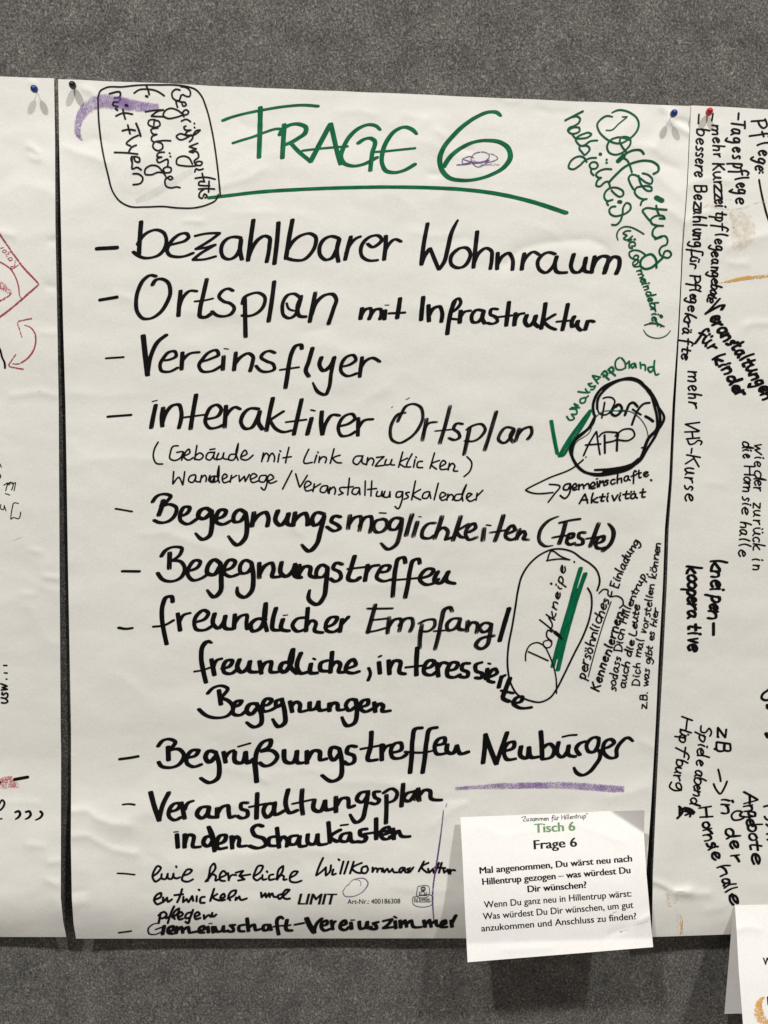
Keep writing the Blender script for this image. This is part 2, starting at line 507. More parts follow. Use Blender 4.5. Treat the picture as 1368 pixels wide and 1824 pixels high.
def letters(block, word, spans, base, xh, w, slant=0.05, jit=1.0, asc=0.9):
    """hand-written letters one by one in a sideways line: `spans` = their extent down the
    enlarged view, `base` = 'x,y ...' of the line they stand on, letter tops to the right"""
    ox, oy, sc = block
    bl = np.array(pts(base), float)
    out = []
    for ch, (y0, y1) in zip(word, spans):
        adv, st = GL[ch]
        sy = 1 + random.uniform(-.07, .07) * jit; sl = slant + random.uniform(-.06, .06) * jit
        xb = np.interp((y0 + y1) / 2, bl[:, 1], bl[:, 0]) + random.uniform(-.5, .5) * jit * xh / 10
        d = np.array([np.interp(y1 + 40, bl[:, 1], bl[:, 0]) - np.interp(y0 - 40, bl[:, 1], bl[:, 0]), y1 - y0 + 80.0])
        d /= math.hypot(*d)
        c = np.array([xb, (y0 + y1) / 2])
        for s in st.split('|'):
            pp = []
            for gx, gy in pts(s):
                if gy > 10: gy = 10 + (gy - 10) * asc
                gx += random.uniform(-.45, .45) * jit; gy += random.uniform(-.45, .45) * jit
                t = (gx / adv - 0.5 + gy * sl / 10) * (y1 - y0) * 1.06; o = gy * sy * xh / 10
                q = c + d * t + np.array([d[1], -d[0]]) * o
                pp.append((ox + q[0] / sc, oy + q[1] / sc, 1.0))
            out.append((pp, w))
    return out

CAP_UNIT = 0.62
def printed(surf, name, text, x0, y0, x1, y1, cap, mat, bold=0.0, shear=0.0, label=None):
    """printed type set between two baseline points (photo pixels)"""
    cu = bpy.data.curves.new(name, 'FONT')
    cu.body = text
    cu.shear = shear
    cu.resolution_u = 4
    ob = bpy.data.objects.new(name, cu)
    col.objects.link(ob)
    dg = bpy.context.evaluated_depsgraph_get()
    me = ob.evaluated_get(dg).to_mesh()
    v = np.array([q.co[:2] for q in me.vertices]); fc = [tuple(q.vertices) for q in me.polygons]
    ob.evaluated_get(dg).to_mesh_clear()
    bpy.data.objects.remove(ob); bpy.data.curves.remove(cu)
    lo, hi = v[:, 0].min(), v[:, 0].max()
    L = math.hypot(x1 - x0, y1 - y0)
    d = ((x1 - x0) / L, (y1 - y0) / L)
    a = (v[:, 0] - lo) / (hi - lo) * L; o = v[:, 1] / CAP_UNIT * cap
    px = x0 + d[0] * a + d[1] * o; py = y0 + d[1] * a - d[0] * o
    # heavier weights: the outline laid down a few times, each shifted by a hair
    lay = surf.next_layer(); nv = len(v); XS, FS, US = [], [], []
    em = cap / CAP_UNIT
    for i, s in enumerate([0.0] if bold <= 0 else [-1.0, -0.5, 0.0, 0.5, 1.0]):
        sx = s * bold * em
        XS.append(surf.map(px + d[0] * sx, py + d[1] * sx, lay + i * 4e-7)); US.append(np.c_[a + sx, o / cap])
        FS += [tuple(q + i * nv for q in f) for f in fc]
    ob = new_mesh(name, np.vstack(XS), FS, mat, surf.parent, np.vstack(US))
    if label: ob['label'] = label
    return ob
# ------------------------------------------------------------------ the felt board
def board():
    x0, x1, z0, z1 = -1.6, 1.6, -1.25, 1.35
    nx, nz = 64, 52
    V, Fc = [], []
    for j in range(nz + 1):
        for i in range(nx + 1):
            x = x0 + (x1 - x0) * i / nx; z = z0 + (z1 - z0) * j / nz
            V.append((x, 0.0008 * float(noise2(x * 3, z * 3, 5)), z))
    for j in range(nz):
        for i in range(nx):
            a = j * (nx + 1) + i
            Fc.append((a, a + 1, a + nx + 2, a + nx + 1))
    b = len(V)
    V += [(x0, .03, z0), (x1, .03, z0), (x1, .03, z1), (x0, .03, z1)]
    Fc.append((b, b + 3, b + 2, b + 1))
    o = new_mesh('felt_wall', V, Fc, M['felt'], None, None, True)
    o['kind'] = 'structure'
    return o
board()

# ------------------------------------------------------------------ sheets of paper
class Surf:
    def __init__(self, hfun, parent):
        self.h = hfun; self.parent = parent; self.n = 0
    def next_layer(self):
        self.n += 1
        return 0.00026 + self.n * 5e-6
    def map(self, px, py, eps=0.0):
        px = np.asarray(px, float); py = np.asarray(py, float)
        return P(px, py, self.h(px, py) + eps)

def edge(line):
    q = np.array(pts(line))
    return lambda y: np.interp(y, q[:, 1], q[:, 0])

def sheet(surf, name, left, right, top, bottom, nu, nv, mat, thick=0.00025):
    """left/right: edge polylines in photo pixels; top/bottom: (yl, yr)"""
    L, R = np.array(pts(left)), np.array(pts(right))
    u = np.linspace(0, 1, nu + 1)
    v = np.linspace(0, 1, nv + 1)
    yl = L[0, 1] + v * (L[-1, 1] - L[0, 1]); yr = R[0, 1] + v * (R[-1, 1] - R[0, 1])
    xl = np.interp(yl, L[:, 1], L[:, 0]); xr = np.interp(yr, R[:, 1], R[:, 0])
    px = xl[:, None] * (1 - u) + xr[:, None] * u
    py = yl[:, None] * (1 - u) + yr[:, None] * u
    py = py + 1.6 * noise2(px * 0.012, py * 0 + 3.3) * (1 - v[:, None]) ** 6      # the cut edge is not ruler straight
    front = surf.map(px, py).reshape(-1, 3)
    back = front + np.array([0, thick, 0])
    n = len(front); W = nu + 1
    Fc = []
    for j in range(nv):
        for i in range(nu):
            a = j * W + i
            Fc.append((a, a + W, a + W + 1, a + 1))
            Fc.append((n + a, n + a + 1, n + a + W + 1, n + a + W))
    for i in range(nu):
        Fc.append((i, i + 1, n + i + 1, n + i)); a = nv * W + i
        Fc.append((a, n + a, n + a + 1, a + 1))
    for j in range(nv):
        a = j * W; Fc.append((a, n + a, n + a + W, a + W)); a = j * W + nu
        Fc.append((a, a + W, n + a + W, n + a))
    o = new_mesh(name, np.vstack([front, back]), Fc, mat, surf.parent, None, False)
    me = o.data
    sm = np.zeros(len(me.polygons), bool); sm[:2 * nu * nv] = True
    me.polygons.foreach_set('use_smooth', sm)
    me.set_sharp_from_angle(angle=math.radians(50))
    return o

def creased(px, py, creases):
    h = np.zeros(np.shape(px))
    for line, amp, s in creases:
        d = polydist(px, py, pts(line))
        h = h + 2.9 * amp * 0.001 * np.exp(-(np.sqrt(d * d + 5.0) - 2.2) / s)
    return h

def waves(px, py, seed, k=1.0):
    n = noise2
    h = 0.0016 * n(px / 420, py / 260, seed) + 0.00075 * n(px / 210, py / 95, seed + 1)
    h = h + k * 0.00058 * n(px / 105 + 0.4 * n(px / 60, py / 60, seed + 5), py / 46, seed + 2)
    h = h + k * 0.00017 * n(px / 38, py / 24, seed + 3)
    # crumpled, more angular dents (ridged noise)
    r = 1 - np.abs(n(px / 130 + 3, py / 90 + 0.5 * n(px / 80, py / 80, seed + 9), seed + 7)) * 2
    h = h + k * 0.0013 * r * np.clip(n(px / 170, py / 130, seed + 8) * 2 + 0.1, 0, 1)
    return h

MAIN_L = "103.5,141 106,280 108.5,400 112.3,575 116.6,720 118.4,820 121,1000 126.6,1300 126.7,1400 126.2,1500 128,1600 131,1645 135.5,1672"
MAIN_R = "1231,189 1228,239 1223.5,328 1215.3,440 1207.5,589 1198,720 1192,853 1184.3,940 1180.8,1040 1172.5,1190 1168,1290 1159.5,1440 1151.5,1555 1152,1620 1158,1671"
LEFT_R = "96.3,139 98,250 98.6,400 102,575 104.5,720 105,820 106,1000 108,1300 108.7,1340 108.2,1600 112.5,1642 118,1669"
RIGHT_L = "1231.3,188 1229,239 1225,328 1217,440 1210,589 1203,720 1197.5,853 1191.3,940 1188,1040 1180.5,1190 1175,1290 1168,1440 1163,1555 1162,1620 1161.5,1669"
def lift(px, py, line, amp, reach=60.0):
    """long edges of a pinned sheet stand off the board a little"""
    d = np.abs(px - edge(line)(py))
    return amp * np.exp(-d / reach) * smooth(py, 150, 420)
MAIN_CREASES = [
 ("900,470 925,446 955,436 1000,430 1050,427 1078,440 1085,455", -0.55, 10),
 ("740,414 765,420 795,421 815,414", 0.22, 7), ("800,428 830,424 850,432", -0.2, 8),
 ("118,262 140,272 152,275 170,280 188,290", 0.45, 9), ("150,255 165,247 185,250", -0.3, 8),
 ("127,1445 155,1443 172,1458 200,1468 230,1470", 0.75, 10), ("130,1490 155,1488 175,1500 200,1513 240,1520", 0.6, 8),
 ("150,158 163,163 172,172", 0.4, 5), ("128,1590 150,1587", -0.3, 6), ("130,1612 150,1606", 0.3, 6),
 ("1180,190 1196,206", 0.7, 6), ("1205,214 1230,222", -0.9, 5), ("1194,216 1226,236", 0.8, 5), ("1194,213 1175,240 1168,262", 0.5, 8),
 ("779,232 792,243", 0.35, 6), ("768,310 780,311", -0.4, 3), ("826,266 838,268", -0.35, 3), ("470,300 440,318 410,326 392,332", 0.3, 6),
 ("880,168 905,180 922,178", 0.25, 7), ("960,196 980,202 1010,200", -0.25, 7), ("600,200 640,196 665,204", 0.25, 8), ("700,225 720,205 760,212", 0.25, 9),
 ("420,212 440,226 470,230", -0.22, 8), ("210,525 235,532 240,540", 0.28, 6), ("330,555 370,562 420,556", 0.2, 9), ("540,592 575,586 590,580", -0.2, 8),
 ("1160,300 1190,330 1208,345", 0.4, 9), ("1180,290 1205,300", -0.4, 7), ("1175,370 1200,378 1216,392", 0.4, 8), ("1110,255 1160,262 1180,275", 0.3, 9),
 ("640,720 670,700 690,690", 0.25, 10), ("250,952 285,950 300,945", 0.22, 7), ("525,938 532,950", 0.3, 4), ("590,1030 700,1045 760,1040", 0.2, 12),
 ("770,1470 810,1440 840,1425", 0.35, 9), ("780,1425 830,1422 840,1428", -0.28, 6), ("600,1395 660,1392 720,1400", 0.25, 9), ("460,1385 475,1392", 0.35, 4),
 ("220,1460 300,1440 420,1436", 0.3, 14), ("400,1370 470,1380 560,1372", 0.25, 12), ("430,1520 530,1512 620,1520", 0.3, 10), ("700,1580 760,1590 800,1585", 0.3, 10),
 ("1085,1420 1130,1410 1150,1402", 0.5, 14), ("1145,1320 1165,1332", 0.35, 8), ("560,1120 700,1132 820,1120", 0.18, 12),
 ("130,700 200,706 260,700", 0.2, 10), ("150,820 230,815 300,822", 0.22, 12), ("420,380 480,378 540,384", 0.2, 8), ("330,393 360,394", 0.3, 3),
]
def h_main(px, py):
    px = np.asarray(px, float); py = np.asarray(py, float)
    h = 0.0012 + 0.0045 * smooth(py, 150, 430)
    near = 1 + 0.8 * (1 - smooth(py, 150, 420)) + 0.8 * smooth(py, 1350, 1560)
    h = h + waves(px, py, 3, near) * (0.35 + 0.65 * smooth(py, 140, 260))
    h = h + creased(px, py, MAIN_CREASES)
    h = h + 0.0205 * smooth(py, 1330, 1650) - 0.0115 * np.clip((py - 1595) / 77, 0, 1.2) ** 2
    h = h + lift(px, py, MAIN_L, 0.0065) + lift(px, py, MAIN_R, 0.0050)
    return np.maximum(h, 0.0006)

def h_left(px, py):
    px = np.asarray(px, float); py = np.asarray(py, float)
    h = 0.0012 + 0.0048 * smooth(py, 150, 430)
    near = 1 + 0.8 * (1 - smooth(py, 150, 420)) + 0.8 * smooth(py, 1350, 1560)
    h = h + waves(px, py, 21, near) * (0.35 + 0.65 * smooth(py, 140, 260))
    h = h + creased(px, py, [("52,260 60,265 68,271", 0.6, 4), ("55,280 62,284 70,283", 0.5, 3.5), ("20,705 45,702 70,697 98,704", 0.35, 5), ("85,510 98,512", -0.4, 4),
        ("80,1027 95,1030 104,1030", 0.5, 4), ("40,1058 60,1058", 0.3, 4), ("55,980 70,983", 0.3, 5), ("0,1430 30,1429 70,1430", 0.2, 4), ("50,1505 75,1507", 0.4, 5),
        ("88,1536 105,1533", 0.5, 5), ("85,1568 100,1575", 0.5, 5), ("0,415 22,418", 0.5, 5), ("92,430 99,428", -0.5, 4), ("75,593 97,594", 0.3, 5), ("56,146 62,150", 0.4, 3)])
    h = h + lift(px, py, LEFT_R, 0.0065)
    h = h + 0.0205 * smooth(py, 1340, 1640) - 0.0125 * np.clip((py - 1590) / 78, 0, 1.2) ** 2
    return np.maximum(h, 0.0006)

def h_right(px, py):
    px = np.asarray(px, float); py = np.asarray(py, float)
    h = 0.0021 + 0.0048 * smooth(py, 150, 430)
    near = 1 + 0.6 * (1 - smooth(py, 150, 460)) + 0.5 * smooth(py, 1450, 1600)
    h = h + waves(px, py, 41, near) * (0.35 + 0.65 * smooth(py, 190, 300))
    h = h + creased(px, py, [("1225,330 1240,322 1270,318 1300,322", 0.35, 6), ("1216,400 1240,384 1258,380", 0.5, 7), ("1300,440 1340,425 1368,418", 0.5, 9), ("1300,468 1310,470 1330,470", 0.4, 6),
        ("1330,580 1340,575 1368,576", 0.4, 5), ("1262,860 1290,864", 0.2, 8), ("1164,1571 1180,1577 1200,1588 1229,1588", 1.3, 5), ("1166,1575 1195,1590", -0.8, 7), ("1195,1593 1225,1593 1262,1592", 0.5, 5), ("1260,1622 1285,1617", 0.3, 6)])
    h = h + lift(px, py, RIGHT_L, 0.0050)
    h = h + 0.0160 * smooth(py, 1350, 1640) + 0.0035 * (1 - smooth(px, 1165, 1230)) * smooth(py, 1300, 1560) - 0.003 * np.clip((py - 1620) / 60, 0, 1.2) ** 2
    return np.maximum(h, 0.0006)

main_t = thing('flipchart_poster', 'full flipchart sheet in the middle with green FRAGE 6 heading and black bulleted list', 'poster', (0, 0, -0.475))
main = Surf(h_main, main_t)
sheet(main, 'paper_sheet', MAIN_L, MAIN_R, None, None, 250, 350, M['paper'])

left_t = thing('flipchart_poster', 'flipchart sheet cut off at the left photo edge with red crayon drawing and arrows', 'poster', (-0.72, 0, -0.475))
left = Surf(h_left, left_t)
sheet(left, 'paper_sheet', "-1000,110 -985,1668", LEFT_R, None, None, 250, 330, M['paper'])

right_t = thing('flipchart_poster', 'flipchart sheet cut off at the right edge, covered in sideways black notes', 'poster', (0.70, 0, -0.475))
right = Surf(h_right, right_t)
sheet(right, 'paper_sheet', RIGHT_L, "2360,238 2250,1632", None, None, 280, 330, M['paper'])
# ------------------------------------------------------------------ writing on the middle sheet
def T(ox, oy, s, w, strokes):
    return parse(strokes, ox, oy, s, w)

def dash(strokes):
    ink(main, 'bullet_dash', M['black'], strokes, CHISEL)

# heading
ink(main, 'heading_lettering', M['green'],
    T(380, 160, 4.275, 9.2, """358,135 356,250 347,512|w7.6:75,232 130,210 200,190 380,152 560,124 700,116 795,124|w7.2:152,404 220,382 300,358 400,320 490,296 530,300
    |540,266 532,400 525,516|508,340 540,290 600,262 660,262 706,288 702,322 650,365 590,400 548,416|w8:590,405 640,460 735,540
    |740,545 800,430 890,262|895,260 915,350 945,480 968,562|w6.6:682,462 800,448 1018,430
    |w8.4:1270,303,.7 1240,275,.9 1190,264 1120,285 1050,340 990,440 972,510 992,555 1050,578 1130,570 1200,540 1245,514|w8.4:1105,405 1150,375 1200,368 1226,385 1210,480 1195,612""")
  + T(680, 160, 4.0235, 8.6, """250,315,.7 220,285 165,266 100,290 40,360 5,450 3,530 28,578 80,592 150,580 236,533|w6.6:-40,444 20,440 100,432 235,418"""),
  CHISEL, 'big green marker lettering reading FRAGE')
ink(main, 'heading_lettering', M['green'], T(680, 160, 4.0235, 8.6, """w9.4:852,185,.6 825,162,.9 770,158 690,188 600,245 510,330 440,420 416,490 432,575 480,628 570,648 680,640 790,605 880,550 922,480 905,415 850,376 760,362 660,374 570,415 490,480 445,550"""),
  CHISEL, 'big green marker numeral 6')
ink(main, 'heading_underline', M['green'],
    T(0, 0, 1, 9.6, "373,352,.9 400,349 460,342 540,337 620,334 700,333 760,334 820,337 880,344 940,357 1008,379"), BROAD, 'thick green marker line under the heading')

# list lines
ink(main, 'list_line', M['black'],
    T(160, 380, 3, 8.6, """274,45 268,120 262,218|w7.4:256,165 280,125 320,96 360,88 396,105 409,142 400,186 372,220 330,236 290,238 258,226 233,206
    |w7.4:428,168 470,158 510,145 528,125 518,108 490,108 455,128 425,165 412,198 425,222 460,232 500,230 550,212
    |w7:565,120 620,108 692,106 660,132 610,165 568,190 620,182 668,168 640,185 590,215 553,247 600,247 670,230
    |w7.8:805,130 770,125 735,135 708,165 702,205 715,235 745,245 775,232 797,200 808,150|808,142 803,200 812,244
    |874,36 862,120 845,250|w8:848,235 870,180 905,135 935,120 960,130 960,170 945,258|1008,50 1000,150 986,268|1083,35 1065,130 1048,240
    |w7.6:1060,190 1090,145 1135,115 1180,108 1206,125 1206,165 1180,215 1140,248 1095,250 1048,238|w7.8:1328,132 1290,122 1250,140 1228,180 1232,225 1260,248 1290,240 1315,200 1334,138|1332,140 1320,200 1328,256""")
  + T(580, 380, 3, 8.2, """135,125 120,180 104,246|w7:108,215 135,160 160,135 184,124|w7.4:225,163 250,180 280,165 300,140 285,120 250,120 210,145 188,188 195,230 225,250 275,250
    |322,122 320,175 312,246|w7:315,210 340,162 370,138 402,150|w8:545,55 525,160 512,272 530,225 558,188 580,240 606,298 632,262 652,190 674,100 706,36,.6
    |w7.6:690,205 720,185 755,185 773,210 765,250 735,285 700,290 672,272 670,232 700,195|810,98 800,190 790,288|w7.6:795,260 825,205 860,185 886,200 888,240 880,295
    |920,212 918,250 916,296|w7.6:920,270 950,225 980,212 996,235 998,300|1062,215 1055,250 1048,298|w7:1050,275 1080,225 1110,205 1140,220
    |w7.4:1225,217 1190,208 1155,225 1133,260 1143,300 1175,317 1210,290 1234,235|1235,232 1225,280 1232,308 1285,316""")
  + T(1000, 380, 5.653, 8.2, """125,412 105,480 96,535 125,590 175,592 215,555 248,450|248,448 232,520 236,578 285,592|335,435 320,500 305,594|w8.6:315,545 355,465 415,430 470,440 460,520 432,600|w8.6:440,560 472,490 530,435 578,450 585,510 552,606"""),
  CHISEL, 'black handwritten line reading bezahlbarer Wohnraum')
dash(T(160, 380, 3, 11, "42,188 140,183"))

ink(main, 'list_line', M['black_mid'],
    T(160, 380, 3, 8.4, """w7.8:352,336 325,330 290,352 262,400 247,470 255,530 285,562 322,562 370,535 410,480 430,420 415,366 382,350 352,356 335,382
    |485,415 478,480 473,546|w7:478,500 500,445 535,414 570,416|625,352 605,440 588,520 588,550 610,556 648,535|w5.6:562,470 610,465 656,455
    |w7.2:764,413 740,402 708,415 690,445 715,470 752,482 772,505 757,535 715,550 680,545 653,524|828,455 830,560 832,658|w7.2:815,482 825,450 860,430 905,425 934,445 930,490 897,530 850,548 815,545
    |985,365 972,470 955,576|w7.2:1122,450 1095,430 1060,435 1036,465 1028,510 1036,545 1065,560 1095,545 1112,510 1130,442|1125,460 1110,500 1120,548 1152,552|w5:1052,480 1064,510 1092,520
    |1205,425 1190,500 1175,578|w8:1185,540 1215,470 1260,435 1302,434 1316,455 1302,510 1275,590"""),
  CHISEL, 'black handwritten word Ortsplan')
ink(main, 'list_line', M['black'],
    T(580, 380, 3, 8.6, """195,508 186,562|w7.8:188,550 215,512 240,508 244,530 232,564|w7.8:240,545 270,512 293,512 298,540 290,564|318,520 314,564|w2.5:318,490 338,490|398,455 390,510 382,558|w6.5:340,534 422,530
    |522,448 515,510 510,568|550,492 550,530 552,574|w8:552,548 580,505 610,498 622,525 618,578|650,643 662,560 674,510 690,470|w7:674,510 690,466 712,454 722,470 704,506 672,528|w6:666,562 702,566|722,522 716,582|w7:718,560 742,526 772,520
    |w7.6:842,520 806,516 780,550 786,580 810,582 836,555 846,522|845,525 838,565 850,586|w7:918,512 886,512 880,538 912,556 918,576 892,590 865,585|980,475 972,540 965,598|w6:905,556 995,545
    |1015,535 1008,596|w7.4:1010,576 1032,540 1058,534|1075,545 1066,582 1084,602 1110,582 1124,548|1122,550 1116,586 1138,606|1175,482 1165,550 1152,614|w7:1225,540 1165,576|w7.4:1165,578 1195,606 1228,620"""
    ) + T(1000, 380, 5.653, 8.4, "65,915 40,1040 10,1172|w6:-45,1090 75,1080|130,1040 105,1090 108,1140 148,1120 168,1085|162,1090 165,1148 195,1176|265,1085 240,1168|w7.6:248,1130 280,1082 325,1090"),
  CHISEL, 'smaller black handwritten words mit Infrastruktur')
dash(T(160, 380, 3, 9.5, "58,462 140,448"))

ink(main, 'list_line', M['black_mid'],
    T(160, 380, 3, 8.4, """w10:285,655 295,750 308,862|w8.4:308,858 330,750 360,690 408,650|w7:385,785 430,780 462,760 455,738 425,740 395,770 375,810 382,840 415,847 468,825|495,745 490,832|w7:492,790 532,750 582,742
    |w7.2:596,792 650,775 688,752 678,732 640,740 605,775 583,815 598,842 642,845 702,815|715,765 710,834|w3:718,722 740,725|780,745 770,836|w7.6:775,805 810,765 850,748 872,765 868,800 856,842
    |w7:988,745 960,735 930,745 915,768 945,790 980,806 987,830 952,846 915,842 888,815|1132,722 1130,704 1105,705 1080,742 1065,800 1055,870 1045,932|w5.6:1018,836 1115,822|1190,720 1170,790 1155,848 1170,870
    |1238,770 1228,815 1246,840 1285,815 1306,772|w7.4:1308,768 1290,850 1275,940 1260,968 1225,958 1192,905,.6""")
  + T(580, 380, 3, 7.6, "w7:92,818 135,805 162,780 150,758 115,765 85,805 83,845 108,867 165,855|195,770 182,872|w7.2:185,830 215,787 250,772 288,792"),
  CHISEL, 'black handwritten word Vereinsflyer')
dash(T(160, 380, 3, 5.5, "88,774 178,768"))

ink(main, 'list_line', M['black_mid'],
    T(180, 690, 3, 8.6, """292,95 280,150 268,215|w3.4:275,75 298,69|332,110 325,160 327,206|w8:328,190 350,130 385,95 417,93 428,125 416,216|508,40 492,130 478,220|w5.8:445,160 550,146
    |w7.4:572,168 630,147 642,115 620,93 590,103 565,142 558,190 580,217 620,214 660,195|668,100 660,212|w7.2:662,165 690,122 715,105 742,116
    |w7.8:840,115 795,113 760,143 748,190 770,220 800,217 832,170 848,130|848,130 842,190 862,222|918,58 900,140 884,230|w6.6:974,128 900,176|w7:905,180 935,222 970,238 1016,230|1072,65 1050,160 1030,250|w5.8:990,185 1095,172
    |1125,165 1102,250|w4:1122,120 1142,125|1180,130 1176,190 1182,250|w7.4:1184,250 1206,182 1236,147 1272,150""")
  + T(600, 690, 3, 7.8, "w7:18,206 70,190 97,163 85,143 50,148 16,185 8,225 24,258 60,257 100,235|115,165 112,256|w7:115,215 145,177 190,170"),
  CHISEL, 'black handwritten word interaktiver')
ink(main, 'list_line', M['black_dry'],
    T(600, 690, 3, 7.8, """w6.4:365,135 330,142 300,180 285,235 295,280 330,297 382,275 436,220 460,150 447,105 410,88 370,100 345,140 325,182|480,170 457,282|w6.6:462,250 490,192 532,185
    |605,100 577,210 550,298|w5:525,233 612,225|w6.6:670,196 640,193 624,220 650,242 657,265 630,281 600,270|710,215 695,290 680,358|w6.2:695,225 730,203 777,198 793,220 772,260 730,287 685,285|852,130 820,240 790,335
    |w6.8:945,220 905,213 874,245 864,280 890,297 930,265 948,230|945,225 928,270 943,292|975,222 955,286|w7:965,257 1000,220 1037,213 1042,240 1020,277|w2.2:370,65 388,55|w1.8:292,108 298,102"""),
  CHISEL, 'streaky handwritten word Ortsplan written with a drying marker')
dash(T(180, 690, 3, 6.6, "38,156 158,147"))

ink(main, 'note_line', M['fine'],
    T(180, 690, 3, 3.3, """305,292 285,330 280,375 295,405 328,409|412,312 385,315 370,350 368,380 390,390 425,375 437,352|405,347 440,345 430,388|445,365 475,345 470,330 452,345 445,375 465,388 492,375|512,310 500,385|505,365 530,350 546,365 530,385 500,382
    |600,347 572,350 562,380 580,388 600,365 607,345|606,347 604,380 622,386|582,332 608,328|628,352 620,382 640,382 656,350|656,350 654,378 680,384|716,357 690,360 682,385 705,388 725,350 733,300|733,300 722,360 732,388|748,370 780,350 770,335 755,350 748,380 770,388 812,362
    |868,350 858,396|862,382 885,352 896,365 890,395|894,378 916,352 927,370 924,396|952,355 945,398|956,338 960,342|1004,320 990,380 986,402|972,376 1016,370
    |1110,330 1088,405 1128,400|1152,362 1140,402|1158,345 1160,348|1168,370 1164,400|1166,390 1188,370 1202,374 1198,402|1245,328 1225,405|1277,362 1240,380 1258,400 1284,403""")
  + T(600, 690, 3, 3.3, """130,366 100,370 87,400 105,412 130,387 139,365|138,367 138,405 156,411|165,375 159,413|163,397 185,377 196,385 190,415|212,374 252,370 225,395 206,420 252,416|264,385 258,412 280,412 294,385|293,387 290,412 308,414
    |352,345 330,426|377,378 335,405 365,426|402,355 380,426 394,424|418,385 410,426|422,371 425,374|457,395 435,398 430,425 458,428|522,350 498,432|548,390 505,412 532,436|555,422 582,400 570,390 555,405 553,435 590,435|602,405 595,441|598,427 620,406 630,418 624,445 645,447|695,370 720,400 712,445 680,476"""),
  ROUND, 'thin handwritten line in brackets reading Gebäude mit Link anzuklicken')
ink(main, 'note_line', M['fine'],
    T(180, 690, 3, 3.3, """388,450 384,515 415,480 436,520 447,450|502,466 475,475 468,500 485,508 507,480|506,472 508,502 530,503|537,470 530,506|532,490 556,470 562,480 560,502|582,470 578,500 590,502 606,472|606,474 606,502|624,476 590,478 585,505 610,505 630,420|630,422 622,470 632,508|648,492 674,472 662,462 648,480 655,508 686,500|697,470 690,506|692,490 724,470
    |737,470 740,502 766,475 770,502 792,465|798,492 832,470 815,460 798,477 805,506 842,498|882,470 850,475 845,500 870,505 886,475 885,520 870,548 855,535|890,502 922,480 905,465 890,482 900,510 938,500|1020,445 970,543|1040,462 1062,532 1102,470|1088,537 1122,510 1105,500 1088,520 1095,552 1127,546|1140,515 1132,556|1138,537 1172,515|1208,525 1180,530 1172,556 1190,562 1212,530|1211,532 1213,562
    |1224,535 1218,567|1220,552 1245,533 1252,545 1248,570|1300,533 1275,540 1280,555 1294,565 1270,574|1327,485 1318,574|1300,535 1347,530""")
  + T(600, 690, 3, 3.3, """118,536 90,540 82,565 100,572 122,545|121,538 123,572|152,500 150,576|187,500 182,580|165,545 212,540|217,555 212,580 232,580 242,555|241,557 243,582|257,555 252,585 274,585 284,557|284,557 284,586|347,557 322,560 318,585 338,585 352,557|352,557 346,610 325,648 311,636
    |387,560 368,565 382,585 360,597|420,500 400,600|447,545 408,575 448,600|492,556 465,565 458,590 480,592 497,560|496,562 502,592|542,512 520,600|550,592 582,570 565,560 550,580 560,602 588,595|594,570 588,602|590,592 612,572 622,580 618,602|662,570 635,575 630,602 655,602 677,560 692,520|692,520 670,575 673,606|693,592 722,570 705,565 693,590 710,608 737,598|750,565 744,602|748,582 780,550"""),
  ROUND, 'thin handwritten line reading Wanderwege / Veranstaltungskalender')

ink(main, 'list_line', M['black_mid'],
    T(180, 690, 3, 9.4, """w7.6:275,612 300,580 345,570 372,580 352,608 320,632|332,605 320,650 308,682|w8:325,635 370,625 402,642 396,680 360,715 312,722 284,710|w8:428,687 465,667 474,642 447,638 425,670 424,710 455,730 512,702
    |592,665 560,645 528,660 520,692 545,702 577,680 590,660|590,665 592,740 577,795 545,812 505,780,.6|w8.4:616,702 660,682 668,660 640,653 616,687 617,720 645,732 692,712|w8.6:772,670 740,653 710,682 711,717 740,717 770,680|772,672 780,740 767,810 730,842 680,795,.6
    |817,670 806,740|w8.8:812,720 845,680 882,668 893,690 888,740|945,660 934,717 957,737 987,710 1002,680|1002,675 1000,732 1022,737|1037,670 1026,737|w8.8:1030,717 1060,685 1092,672 1103,700 1102,735 1132,720|w8.4:1192,677 1150,669 1128,705 1138,737 1165,727 1192,690|1192,690 1172,770 1150,840 1112,875 1072,840,.6
    |w8:1278,692 1245,688 1230,715 1260,732 1277,750 1250,767 1208,745"""),
  CHISEL, 'bold handwritten word part Begegnungs')
